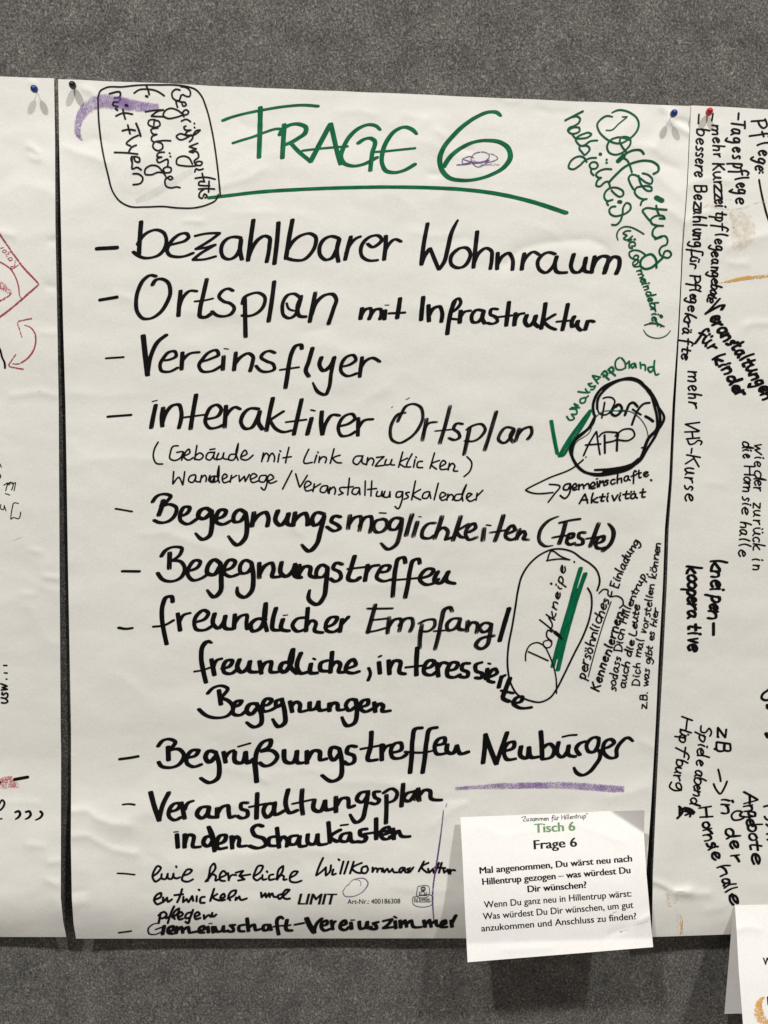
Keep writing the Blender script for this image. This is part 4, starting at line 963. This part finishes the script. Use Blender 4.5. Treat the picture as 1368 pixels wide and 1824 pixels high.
ink(main, 'bubble_note', M['fine'],
    T(1000, 630, 7.2, 4.0, """w3.2:535,570 600,555 660,570 685,605 660,680 610,760 550,785 490,765 465,715|w3.4:555,625 535,740 518,822|w5:720,650 660,710 640,760 690,795 740,770 775,690 740,650 700,680|w3.6:740,730 830,730|w5:815,785 840,720 880,640 910,625 975,675|w4.4:905,910 940,810 990,710 1060,640 1130,628|w3.8:915,712 960,745 1020,780|w5.4:1080,803 1130,830 1175,865""")
  + T(900, 620, 4, 3.5, "558,765 600,675 650,595 662,680 675,757|572,690 680,682|w4.2:708,620 710,747|670,628 690,607 760,598 805,608 800,640 720,672|w4.4:800,605 795,730|785,625 850,577 908,583 922,620 890,652 800,652"),
  ROUND, 'handwriting in the bubble reading Dorf-APP')
ink(main, 'note_arrow', M['fine'], T(900, 620, 4, 3.2, "w2.2:572,778 578,774|w3.2:555,795 490,848 300,930 147,1013 160,1020 340,1028|315,970 390,985 350,1040 306,1097"), ROUND, 'thin black bent arrow from the bubble')
ink(main, 'bubble_swoosh', M['green_dark'], T(900, 620, 4, 1.7, "480,780 500,680 600,600 640,500 680,460 800,446 900,455 960,500 1005,570 1018,625"), ROUND, 'thin green line inside the bubble')
ink(main, 'note_line', M['fine'],
    T(900, 620, 4, 3.6, """460,965 425,975 415,1005 440,1010 465,970 455,1040 425,1070 392,1050|480,1000 510,980 500,965 480,985 485,1010 510,1005|525,970 525,1008|525,990 550,970 560,1000|560,985 590,965 600,1000|610,990 640,970 630,955 608,975 615,1000 640,995|655,950 658,990|w2.6:648,932 660,930|675,945 670,985|675,965 695,945 705,980""")
  + hand("schafte", "1076,864 1106,859 1156,848", 8.2, 3.4, jit=0.8) + T(900, 620, 4, 4, "1038,938 1042,942"),
  ROUND, 'small black handwriting below the bubble, upper line')
ink(main, 'note_line', M['fine'], hand("Aktivität", "1032,897 1080,893 1150,885", 9.0, 3.6, jit=0.8), ROUND, 'small black handwriting below the bubble, lower line')

# pub bubble
ink(main, 'green_bar', M['green'], T(890, 940, 4, 8, "578,288 545,395 500,560 440,760 378,988|w8.4:610,328 570,440 520,600 470,780 415,1012|w9:545,470 500,600 455,760 415,890|w8:520,600 490,700 440,860 400,930|w9:560,440 530,560 480,700"), BROAD, 'thick green marker strokes beside Dorfkneipe')
ink(main, 'bubble_outline', M['fine'],
    T(890, 940, 4, 3.6, "695,447 713,380 690,300 640,252 580,215 530,177 450,152 380,153 300,185 220,250 160,340 130,450 113,560 90,700 62,850 58,1000 80,1110 130,1190 210,1230 290,1242 360,1210 405,1150 462,1040 530,900 600,760 642,640 657,530 650,470 628,430"),
  ROUND, 'long thin black loop round Dorfkneipe')
ink(main, 'bubble_note', M['fine'],
    T(890, 940, 4, 3.0, """w2.8:185,947 188,890 218,835 270,818 315,840 350,900 382,980 402,1070 405,1180|205,883 265,910 345,947|w2.6:345,800 312,815 320,850 358,850 372,822 345,795|372,808 335,770 345,730 372,742|285,655 330,690 395,745|w7:395,745 425,770 455,795|w3:350,640 375,700 360,730
""")
  + hand("kneipe", "987,1106 996,1064 1004,1035 1008,1009", 8, 3.0, slant=0.12, asc=1.15)
  + T(890, 940, 4, 3.2, "w4:366,396 370,400|w3:340,232 370,165 440,205 497,228|w3:335,234 440,222 500,228|w3:530,240 534,245"),
  ROUND, 'slanted handwriting in the loop reading Dorfkneipe')
SN = [("persöhnliches", "1042,1211 1055,1160 1070,1112 1085,1068", 10.5, 3.0), ("Kennenlernen,", "1067,1232 1082,1180 1097,1135 1111,1086", 10.0, 3.4), ("Einladung", "1101,1048 1112,1015 1138,966", 9.5, 2.8),
      ("sodass Dich Hillentrup,", "1096,1231 1107,1162 1115,1112 1122,1090 1154,1020", 8.6, 2.7), ("auch die Leute", "1113,1226 1122,1181 1130,1145 1140,1079", 8.6, 2.9), ("Dich mal vorstellen können", "1139,1221 1147,1140 1152,1122 1166,1040 1177,967", 8.4, 2.5), ("z.B. was gibt es hier", "1152,1263 1158,1190 1166,1130 1174,1085", 7.8, 2.5)]
for tx, path, xh, w in SN:
    ink(main, 'side_note', M['fine'], hand(tx, path, xh * .92, w * 1.04, slant=0.05, jit=1.1, asc=0.8), ROUND, 'small upward handwriting reading ' + tx.strip(','))
ink(main, 'note_underline', M['fine'], T(890, 940, 4, 2.0, "632,1060 680,880 740,680 795,525"), ROUND)
ink(main, 'note_brace', M['fine'], T(890, 940, 4, 3.0, "710,466 745,438 772,445 772,475 792,492 800,455|800,490 840,487 876,512 880,545 855,570"), ROUND)

# small print at the foot of the sheet
printed(main, 'printed_name', "LIMIT", 530.5, 1611, 600, 1611, 17.5, M['print'], 0.034, 0.24, 'printed italic word LIMIT')
printed(main, 'printed_number', "Art-Nr.: 400186308", 619, 1610, 713, 1609, 7.6, M['print_grey'], 0.004, 0, 'small printed article number')
ink(main, 'printed_emblem', M['print_grey'],
    T(500, 1500, 4, 1.1, """978,315 1053,315 1050,387 973,387 978,315|942,392 1082,392 1082,436 942,436 942,392|988,375 988,350|1000,378 1000,358 1012,352 1024,358 1024,378|1036,378 1038,356|988,380 1042,380|w2:990,378 1040,378|1015,352 1015,338|1000,345 1015,350 1030,343
    |1015,322 1024,328 1020,338 1010,338 1006,328 1015,322|1000,322 1030,322 1032,335 1015,342 1000,335 1000,322"""), ROUND, 'small printed square emblem with a flower over a caption box')
printed(main, 'printed_caption', "EU Ecolabel :", 738, 1603, 768, 1603, 3.4, M['print_grey'], 0.02)
printed(main, 'printed_caption', "FR/022/001", 738, 1607.6, 768, 1607.4, 3.4, M['print_grey'], 0.02)
ribbon(main, 'crayon_line', M['purple_line'], T(0, 0, 1, 1, "790,1443,1.8 786,1480,2.2 780,1523,2.8 775,1555,2.8 771.5,1580,2.8 770.7,1607,2.8 773,1640,1.8|796,1431,1 794,1438,1.2"), 'thin upright purple crayon line left of the white card')
ribbon(main, 'crayon_circle', M['purple_line'], T(500, 1500, 4, 1, "480,300,1 455,330,1.2 443,355,1.4 455,382,1.5 500,388,1.3 560,370,1.2 605,330,1.6 622,290,2 600,262,1.8 550,258,1.2 505,275,1 480,310,.9|530,268,.8 560,272,.9 572,295,1 565,312,.7"), 'thin purple crayon oval above the article number')
ink(main, 'pen_dash', M['purple_line'], T(1000, 180, 5.653, 1.6, "w2.2:1175,128 1210,122"), ROUND)
ink(main, 'pen_dash', M['purple_line'], T(1000, 180, 5.653, 1.6, "w1.4:1205,85 1240,82"), ROUND)

# ------------------------------------------------------------------ writing on the right sheet
A = (1190, 180, 6.753); B = (1190, 430, 6.29); D = (1190, 650, 4.927); G2 = (1190, 980, 5.702); H2 = (1150, 1250, 4.931)
def note(strokes, label, nib=ROUND, mat='fine', name='side_note'):
    ink(right, name, M[mat], strokes, nib, label)
note(letters(A, "bessere", [(330,415),(440,505),(535,595),(610,665),(690,740),(765,828),(845,900)], "348,330 322,890", 84, 3.6),
  'sideways black handwriting reading bessere')
note(letters(A, "Bezahlung", [(1010,1100),(1118,1178),(1205,1290),(1300,1352),(1385,1455),(1475,1505),(1540,1600),(1612,1668),(1688,1748)], "325,1010 303,1480 305,1750", 84, 3.9),
  'sideways black handwriting reading Bezahlung')
note(T(*B, 3.7, "205,90 330,110 390,126 385,156|262,90 266,150 270,166|330,185 262,178 253,214 312,216|w4:350,200 350,204|w4:344,224 344,229|248,250 312,272 302,302"), 'sideways black handwriting reading für')
note(letters(B, "Pflegekräfte", [(380,460),(462,518),(530,568),(590,628),(630,684),(708,772),(800,882),(890,945),(968,1030),(1092,1150),(1180,1245),(1255,1315)], "250,385 240,700 188,850 165,1000 152,1300", 66, 3.8),
  'sideways black handwriting reading Pflegekräfte')
note(letters(D, "mehr", [(54,144),(178,222),(250,292),(322,378)], "174,60 180,380", 68, 3.7),
  'sideways black handwriting reading mehr, above VHS-Kurse')
note(letters(D, "VHS-Kurse", [(486,562),(584,652),(660,704),(722,770),(780,872),(900,958),(985,1032),(1055,1094),(1130,1190)], "158,490 150,600 176,680 166,750 156,800 148,900 148,1180", 72, 3.5, asc=0.95),
  'sideways black handwriting reading VHS-Kurse')
note(letters(A, "mehr", [(284,402),(438,494),(528,594),(634,668)], "532,290 552,660", 74, 3.6),
  'sideways black handwriting reading mehr, left of Kurzzeitpflege')
note(letters(A, "Kurzzeitpfleg", [(748,830),(848,942),(970,1012),(1005,1095),(1105,1180),(1185,1228),(1252,1280),(1335,1380),(1392,1445),(1475,1548),(1582,1640),(1655,1712),(1735,1790)], "538,748 555,950 565,1200 570,1500 562,1750", 82, 3.7),
  'sideways black handwriting reading Kurzzeitpflege')
note(letters(B, "eangebote", [(105,165),(195,250),(285,330),(338,392),(412,472),(480,530),(535,574),(572,616),(618,668)], "492,110 488,300 486,400 482,540 452,600 432,660", 68, 3.8),
  'sideways black handwriting reading angebote')
note(letters(A, "Tagespflege", [(238,322),(332,402),(438,498),(552,608),(652,696),(748,808),(825,888),(928,960),(992,1040),(1058,1110),(1160,1222)], "765,240 772,560 785,700 800,900 818,1000 828,1100 812,1200", 92, 4.0),
  'sideways black handwriting reading Tagespflege')
note(letters(A, "Pflege", [(235,350),(388,445),(508,545),(592,645),(678,735),(768,824)], "1010,270 1050,400 1075,520 1092,620 1080,700 1052,800", 92, 4.0) + T(*A, 4, "1100,860 1100,864|1140,854 1140,858"),
  'sideways black handwriting reading Pflege:')
note(letters(D, "wiederzurückin", [(688,772),(800,828),(842,888),(925,1002),(1008,1055),(1072,1102),(1208,1254),(1274,1324),(1358,1398),(1426,1494),(1508,1548),(1565,1622),(1698,1720),(1756,1797)], "762,700 758,1000 750,1300 744,1780", 56, 3.1),
  'sideways black handwriting reading wieder zurück in')
note(letters(D, "dieHornsiehalle", [(672,728),(742,764),(782,814),(882,968),(982,1024),(1032,1062),(1068,1112),(1152,1186),(1206,1232),(1240,1300),(1376,1428),(1438,1492),(1518,1550),(1562,1600),(1618,1674)], "652,680 670,900 665,1030 655,1200 638,1400 620,1600", 54, 3.2),
  'sideways black handwriting reading die Hornsiehalle')
note(letters(G2, "kneipen", [(104,200),(204,274),(298,370),(384,410),(458,530),(534,592),(604,692)], "440,110 436,300 440,480 424,600 408,690", 84, 5.9),
  'bold sideways handwriting reading Kneipen', CHISEL, 'black', 'bold_note')
note(letters(G2, "kooperative", [(158,232),(250,315),(322,388),(398,462),(470,528),(538,598),(612,690),(756,812),(830,862),(888,938),(946,1018)], "196,160 200,500 206,1000", 80, 6.2),
  'bold sideways handwriting reading kooperative', CHISEL, 'black', 'bold_note')
note(letters(H2, "Hüpfburg", [(125,250),(240,300),(304,362),(390,470),(500,562),(566,622),(638,688),(700,780)], "320,130 303,260 300,330 298,430 272,520 264,600 250,660 258,730", 54, 3.6),
  'sideways black handwriting reading Hüpfburg')
note(letters(H2, "Spieleabend", [(202,278),(280,345),(362,396),(400,460),(452,500),(504,550),(598,652),(660,724),(728,765),(774,822),(836,900)], "490,210 475,300 462,400 446,540 438,620 430,700 422,800 392,880", 54, 3.6),
  'sideways black handwriting reading Spieleabend')
note(letters(H2, "zB", [(224,296),(348,440)], "640,230 622,430", 70, 4.4) + T(*H2, 4.4, "632,306 640,310|606,413 614,418"),
  'sideways black handwriting reading z.B.')
note(letters(H2, "in", [(846,884),(892,985)], "672,850 672,980", 62, 5.0) + letters(H2, "der", [(1118,1210),(1225,1292),(1345,1408)], "704,1160 745,1260 760,1390", 64, 5.0, asc=0.8),
  'sideways black handwriting reading in der', CHISEL, 'black')
note(letters(H2, "Hornsiehalle", [(925,1022),(1058,1116),(1120,1166),(1168,1226),(1232,1294),(1288,1316),(1326,1396),(1440,1540),(1556,1616),(1612,1660),(1650,1700),(1690,1792)], "478,960 500,1080 522,1200 548,1280 596,1380 640,1480 680,1600 700,1660 765,1780", 64, 5.0, asc=0.8),
  'bold slanted handwriting reading Hornsiehalle', CHISEL, 'black')
note(letters(H2, "Angebote", [(798,902),(914,966),(960,1016),(1022,1094),(1084,1146),(1158,1220),(1232,1304),(1330,1420)], "870,800 862,915 892,990 886,1060 900,1110 908,1190 912,1270 935,1380", 66, 4.9),
  'bold sideways handwriting reading Angebote', CHISEL, 'black')
ink(right, 'bullet_dash', M['black'], T(1190, 180, 6.753, 3.4, "w3.4:372,160 365,268"), ROUND)
ink(right, 'bullet_dash', M['black'], T(1190, 180, 6.753, 3.4, "540,150 528,232"), ROUND)
ink(right, 'bullet_dash', M['black'], T(1190, 180, 6.753, 4, "850,145 845,218"), ROUND)
ink(right, 'note_line', M['black'], T(1190, 180, 6.753, 3.6, "1095,945 1115,1060 1150,1220 1200,1400 1240,1500"), ROUND, 'slanted black line below Pflege')
note(T(*B, 5.2, "w4.6:580,640 500,730 420,812|w6.4:432,800 540,740 600,715 628,715 600,762") + hand("eranstaltungen", "1264,567 1290,605 1325,652 1362,712", 13.5, 6.4, slant=0.1, jit=1.3),
  'bold slanting handwriting reading Veranstaltungen', BROAD, 'black', 'bold_note')
note(hand("für", "1240,604 1253,612 1264,627", 13, 5.4, jit=1.3),
  'bold slanting handwriting reading für, beside kinder', BROAD, 'black', 'bold_note')
note(hand("kinder", "1271,638 1290,666 1314,710", 13, 6.4, slant=0.1, jit=1.3),
  'bold slanting handwriting reading kinder', BROAD, 'black', 'bold_note')
ink(right, 'bullet_dash', M['black'], T(0, 0, 1, 6, "1271,1110 1271,1131"), CHISEL)
ink(right, 'note_arrow', M['black'], T(1150, 1250, 4.931, 4, "638,595 650,640 660,697|598,722 620,770 655,808 690,760 715,700"), ROUND, 'short black arrow pointing down')
ink(right, 'note_loop', M['black'], T(1150, 1250, 4.931, 4, "835,960 790,962 755,1000 768,1033 820,1037 862,1020"), ROUND)
ink(right, 'note_scribble', M['black'], T(1150, 1250, 4.931, 4.4, "w5:295,920 325,955 280,1022|w5:300,935 300,1000|345,930 400,945 430,972|345,960 400,975 420,985|350,995 395,985 390,1008|w6:340,935 420,970"), ROUND, 'small black crossed out scribble')
ink(right, 'cut_off_letter', M['black'], T(*G2, 5, "1040,1400 1010,1425 962,1462 950,1500 980,1522 1040,1512"), ROUND)
ink(right, 'pen_dot', M['black'], T(*G2, 8, "1015,1580 1025,1600"), ROUND)
ink(right, 'pen_dot', M['black'], T(*H2, 6, "1068,30 1070,50"), ROUND)
ink(right, 'pen_dot', M['black'], T(*H2, 8, "1060,282 1075,305"), ROUND)
ink(right, 'cut_off_note', M['black'], T(*H2, 4, "1040,920 1100,905|1045,1008 1060,1030 1100,1040|1060,1075 1100,1110|1065,1160 1100,1165|1070,1210 1100,1215"), ROUND, 'cut off black handwriting at the photo edge')
ribbon(right, 'crayon_streak', M['orange'], T(1190, 430, 6.29, 1, "565,463,1 620,455,3 700,442,5 800,420,6.5 900,404,7 1000,398,6.5 1120,390,6 1300,385,6 1500,384,4"), 'orange crayon stroke')
ribbon(right, 'tan_stain', M['tan'], T(1190, 180, 6.753, 1, "740,1340,8 830,1400,30 900,1480,44 890,1600,46 860,1700,34 800,1790,14|420,1275,4 520,1255,7 600,1285,5 740,1300,3|760,1300,3 900,1285,4 1020,1240,4 1130,1212,3 1202,1225,2|690,1345,4 760,1358,5 860,1375,3|630,1490,2 740,1490,1"), 'tan rubbed stain')
ribbon(right, 'pencil_note', M['orange_faint'], hand("HILLENTRUP", "1201,1592 1203,1622 1203,1656", 3.6, 1.3), 'tiny pale orange writing near the lower corner')
ribbon(right, 'pencil_note', M['orange_faint'], hand("Bucht", "1186,1591 1189,1617", 4.5, 1.2), 'tiny pale orange word near the lower corner')
ribbon(right, 'pencil_note', M['orange'], T(1140, 1540, 6, 1, "425,530,1.2 440,560,1.5 450,600,1.6 455,640,1.6 440,700,2 432,750,1.8|440,590,1 430,640,1.4 458,690,1.5 450,740,1.4|455,600,1.4 445,660,1.6 435,740,1.8"), 'tiny orange scribble near the lower corner')
for s in ("690,1185,.7 770,1185,.8", "700,1145,.6 760,1150,.7", "680,1000,.5 740,1000,.7", "640,1460,.7 720,1462,.6"):
    ribbon(right, 'scuff_mark', M['graphite'], T(1190, 180, 6.753, 1, s), None)

# ------------------------------------------------------------------ drawing on the left sheet
ribbon(left, 'crayon_drawing', M['red'], T(0, 400, 5.7, 1, "-200,-130,3 -60,20,3.5 60,190,3.5 150,320,3.5 250,450,3.5 340,545,3.5 395,603,3|397,606,3 300,690,3.6 150,820,3.6 0,935,3.6 -200,1040,3.4|-120,330,2.6 0,380,2.8 110,455,2.8 160,540,2.4 190,640,2.4 200,720,1.8 215,745,1.4 235,748,1.2|110,692,4 100,715,3 60,742,3.4 0,775,3.4 -80,800,3"), 'red crayon outline drawing')
ribbon(left, 'crayon_drawing', M['red_faint'], T(0, 400, 5.7, 1, "-120,520,12 -40,585,14 40,645,14 90,680,10 114,695,6|-120,560,8 -20,620,9 60,668,8"), 'hatched red crayon band')
ribbon(left, 'crayon_word', M['red'], T(0, 400, 5.7, 1, "190,405,1.6 150,435,1.8 115,455,1.6|118,452,1.5 110,430,1.8 140,428,1.8 150,440,1.6|148,425,1.8 150,395,2 158,362,1.8|110,365,1.6 80,350,1.8 95,335,1.8 125,345,1.6 120,360,1.5 90,368,1.5|70,330,1.8 62,300,1.8 92,300,1.6 82,275,1.8 110,282,1.5|45,290,1.8 25,270,1.8 45,255,1.8 65,268,1.6 48,285,1.5|0,240,2 40,232,1.6"), 'small slanted red word')
ribbon(left, 'crayon_arrow', M['red'], T(0, 400, 5.7, 1, "325,953,2.8 250,968,2.4 180,990,2.4 200,1070,2.6 222,1145,2|245,1020,1.6 310,1045,2.4 352,1100,3 362,1185,3 335,1285,3 260,1372,3 180,1415,2.4 125,1412,2|162,1315,2 120,1375,2.6 90,1432,2.6 160,1455,2.6 240,1468,3"), 'red crayon double headed curved arrow')
ribbon(left, 'crayon_scuff', M['red_faint'], T(0, 400, 5.7, 1, "325,1710,.8 370,1702,1 410,1690,.8"), None)
ribbon(left, 'crayon_scuff', M['red_faint'], T(0, 820, 3.8, 1, "80,545,1 120,530,1.3 155,515,.9|95,555,.9 120,540,.9"), None)
ink(left, 'pen_stroke', M['black'], T(0, 400, 5.7, 3.8, "-40,1200 0,1270 22,1350 45,1400 50,1455"), ROUND)
ink(left, 'upside_down_note', M['fine'], T(0, 820, 3.8, 1.9, "25,168 50,152 38,205|45,175 70,148 85,152 78,200|60,165 72,150|80,160 104,150 95,205|35,224 65,234|5,298 8,330 22,332 28,305|28,305 40,340|125,292 95,288 82,325 74,398 85,388 105,390 122,395 140,350|w2:0,25 8,45|w2.4:-4,92 4,108 -4,122"), ROUND, 'thin upside down handwriting')
ink(left, 'side_note', M['black'], hand("usw", "14,1253 13,1235 12,1217", 10, 3.6) + T(0, 820, 3.8, 3.2, "42,1480 46,1481|30,1438 48,1440|25,1388 46,1388"), ROUND, 'small upward handwriting reading usw...')
ribbon(left, 'crayon_patch', M['red_faint'], T(0, 1340, 4.8, 1, "-100,260,14 0,270,20 60,268,22 110,272,20 150,305,7|-60,240,8 0,235,8 60,222,8 105,210,3|0,250,8 70,240,10"), 'rubbed red crayon patch')
ink(left, 'bullet_dash', M['black'], T(0, 1340, 4.8, 6.6, "125,232 180,222 235,212"), ROUND)
ink(left, 'large_note', M['black'], T(0, 1340, 4.8, 3.8, "-20,480 0,430 18,408 36,425 25,470 0,495|w3:-20,570 15,568|w4:-6,262 2,258"), ROUND)
ink(left, 'comma_marks', M['black'], T(0, 1340, 4.8, 4.8, "132,512 160,504 172,525 160,552 132,572,.6|222,510 250,505 262,530 248,555 217,571,.6|345,506 362,525 350,552 305,578,.6"), ROUND, 'three black commas in a row')
# ------------------------------------------------------------------ white card on the middle sheet
def top1(px): return 1456 - (px - 820) * 13.0 / 327
def bot1(px): return 1714 - (px - 833) * 27.0 / 330
def h_card(px, py):
    px = np.asarray(px, float); py = np.asarray(py, float)
    v = np.clip((py - top1(px)) / (bot1(px) - top1(px)), -0.05, 1.05)
    h0 = 0.0235 + 0.004 * smooth(px, 1050, 1150)
    h = h0 + 0.060 * v + 0.010 * np.sin(np.clip(v, 0, 1) * math.pi)
    h = h + 0.30 * np.clip(py - (1681 - (px - 820) * 0.03), 0, 60) / 1650.0
    # corner bent towards the viewer
    nx, ny = 39.7, -60.4; L = math.hypot(nx, ny); nx, ny = nx / L, ny / L
    d = (px - 1085.6) * nx + (py - 1443.4) * ny
    h = h + 1.2 * np.clip(d, 0, 60) / 1650.0
    h = h + 0.0007 * noise2(px / 120, py / 120, 71) + 0.00025 * noise2(px / 40, py / 36, 72)
    h = h + creased(px, py, [("850,1470 900,1490 950,1480", 0.25, 10), ("1010,1462 1060,1480 1110,1500", 0.3, 8), ("1140,1640 1160,1630", 0.5, 5), ("1085,1665 1110,1655", -0.4, 5), ("900,1692 980,1688", 0.3, 9)])
    return h
card_t = thing('question_card', 'white printed card headed Tisch 6 Frage 6 hanging over the foot of the middle poster', 'card', tuple(P(985, 1450, 0.017)))
card = Surf(h_card, card_t)
sheet(card, 'card_sheet', "820,1456 824,1530 828,1620 833,1714", "1148,1442.5 1147,1484 1151,1550 1157,1620 1163.5,1687", None, None, 90, 80, M['card'], 0.0004)
def C(x, y): return 800 + x / 3.508, 1420 + y / 3.508
for nm, tx, a, b, cap, mt, bd, lb in [
    ('printed_heading', "Tisch 6", (535, 222), (787, 208), 51, 'print_green', .034, 'pale green printed heading Tisch 6'),
    ('printed_heading', "Frage 6", (532, 325), (798, 308), 51, 'print', .036, 'black printed heading Frage 6'),
    ('printed_line', "Mal angenommen, Du wärst neu nach", (193, 478), (1143, 401), 37, 'print', .034, None),
    ('printed_line', "Hillentrup gezogen – was würdest Du", (210, 548), (1133, 474), 37, 'print', .034, None),
    ('printed_line', "Dir wünschen?", (493, 594), (858, 566), 37, 'print', .034, None),
    ('printed_line', "Wenn Du ganz neu in Hillentrup wärst:", (220, 692), (1140, 620), 37, 'print', .015, None),
    ('printed_line', "Was würdest Du Dir wünschen, um gut", (213, 765), (1152, 691), 37, 'print', .015, None),
    ('printed_line', "anzukommen und Anschluss zu finden?", (203, 839), (1170, 762), 37, 'print', .015, None)]:
    p, q = C(*a), C(*b)
    printed(card, nm, tx, p[0], p[1], q[0], q[1], cap / 3.508, M[mt], max(bd, 0), 0, lb)
ink(card, 'handwritten_line', M['print_grey'], hand('"Zusammen für Hillentrup"', [C(452, 150), C(660, 142), C(866, 128)], 4.6, 1.15, slant=0.05, jit=0.5), ROUND, 'tiny handwritten line in quotes above the heading')
for s in ("1020,728,2 1040,718,2.4 1052,716,1", "1150,800,.8 1200,788,1 1245,776,.8", "1068,845,3 1080,838,2 1120,830,1"):
    ribbon(card, 'scuff_mark', M['graphite'], T(800, 1420, 3.508, 1, s), None)

# ------------------------------------------------------------------ tent card, lower right
def h_tent(px, py):
    px = np.asarray(px, float); py = np.asarray(py, float)
    v = (py - 1612) / 300.0
    h = 0.0262 + 0.085 * v + 0.006 * np.sin(np.clip(v, 0, 1) * math.pi)
    return h + 0.0005 * noise2(px / 90, py / 90, 81) + creased(px, py, [("1315,1655 1335,1650 1350,1655", 0.5, 5)])
def h_tent_back(px, py):
    px = np.asarray(px, float); py = np.asarray(py, float)
    return 0.0254 + 0.004 * np.clip((py - 1612) / 200.0, 0, 1.2)
tent_t = thing('tent_card', 'folded white card at the lower right photo edge with an orange crescent smudge', 'card', tuple(P(1420, 1612, 0.014)))
tent = Surf(h_tent, tent_t)
sheet(tent, 'front_leaf', "1309,1613 1312,1655 1316,1730 1323.5,1824 1332,1920", "1640,1600 1655,1890", None, None, 70, 60, M['card'], 0.0004)
sheet(Surf(h_tent_back, tent_t), 'back_leaf', "1309.3,1614 1302,1668 1296,1740 1290.5,1806", "1625,1601 1640,1798", None, None, 50, 40, M['card'], 0.0004)
printed(tent, 'printed_letter', "W", 1360, 1719, 1375, 1718, 12, M['print'], .026)
ink(tent, 'printed_letter', M['print'], T(0, 0, 1, 3.0, "1367.5,1776 1368.5,1789"), ROUND)
ribbon(tent, 'crayon_smudge', M['orange'], T(1140, 1540, 6, 1, "1330,1415,3 1290,1450,9 1268,1500,13 1262,1560,16 1285,1625,18 1320,1670,16 1370,1690,10|1290,1480,4 1300,1560,6 1320,1620,5"), 'orange crayon crescent smudge')

# ------------------------------------------------------------------ push pins
def lathe(name, prof, a, b, mat, parent, n=24):
    """solid of revolution along the axis a->b; prof = [(along metres, radius)]"""
    a, b = np.array(a), np.array(b)
    d = (b - a) / np.linalg.norm(b - a)
    e = np.cross(d, [0.3, 0.2, 0.9]); e /= np.linalg.norm(e); g = np.cross(d, e)
    V, Fc = [], []
    for t, r in prof:
        for k in range(n):
            th = 2 * math.pi * k / n
            V.append(a + d * t + (e * math.cos(th) + g * math.sin(th)) * r)
    m = len(prof)
    for j in range(m - 1):
        for k in range(n):
            k2 = (k + 1) % n
            Fc.append((j * n + k, j * n + k2, (j + 1) * n + k2, (j + 1) * n + k))
    Fc.append(tuple(range(n))[::-1]); Fc.append(tuple((m - 1) * n + k for k in range(n)))
    return new_mesh(name, V, Fc, mat, parent, None, True)

def pin(surf, tip, head, hh, needle, mat, label, r=0.0041):
    """map pin: steel needle in the board, long rounded plastic head towards the viewer"""
    a = surf.map(np.array([tip[0]]), np.array([tip[1]]))[0]
    hx = float(surf.h(np.array([tip[0]]), np.array([tip[1]]))[0])
    b = P(np.array([head[0]]), np.array([head[1]]), hx + hh)[0]
    d = (b - a) / np.linalg.norm(b - a); L = np.linalg.norm(b - a)
    t = thing('push_pin', label, 'pin', tuple(a), 'round headed pins holding the posters')
    lathe('needle', [(-0.006, 0.0002), (-0.003, 0.00042), (needle + 0.002, 0.00045)], a, b, M['steel'], t, 10)
    H0 = needle; H1 = L + r * 0.85
    prof = []
    for k in range(15):
        u = k / 14
        tt = H0 + (H1 - H0) * (0.5 - 0.5 * math.cos(u * math.pi))
        f = (tt - H0) / (H1 - H0)
        rad = r * (max(0.0, 1 - (2 * f - 1) ** 2)) ** 0.5 * (0.80 + 0.22 * f)
        prof.append((tt, max(rad, 0.00005)))
    lathe('pin_head', prof, a, b, M[mat], t)
pin(left, (66.3, 164.5), (60.5, 158), 0.0135, 0.0068, 'blue', 'blue pin near the top right corner of the left poster, head tilted left')
pin(main, (131.5, 156.5), (128.6, 150.3), 0.0115, 0.0010, 'blackplastic', 'black pin in the top left corner of the middle poster')
pin(main, (1193, 212.5), (1201, 201), 0.0125, 0.0058, 'blue', 'blue pin in the top right corner of the middle poster beside two purple dashes')
pin(right, (1260.5, 205), (1264.3, 197.5), 0.0105, 0.0008, 'redplastic', 'red pin in the top left corner of the right poster')
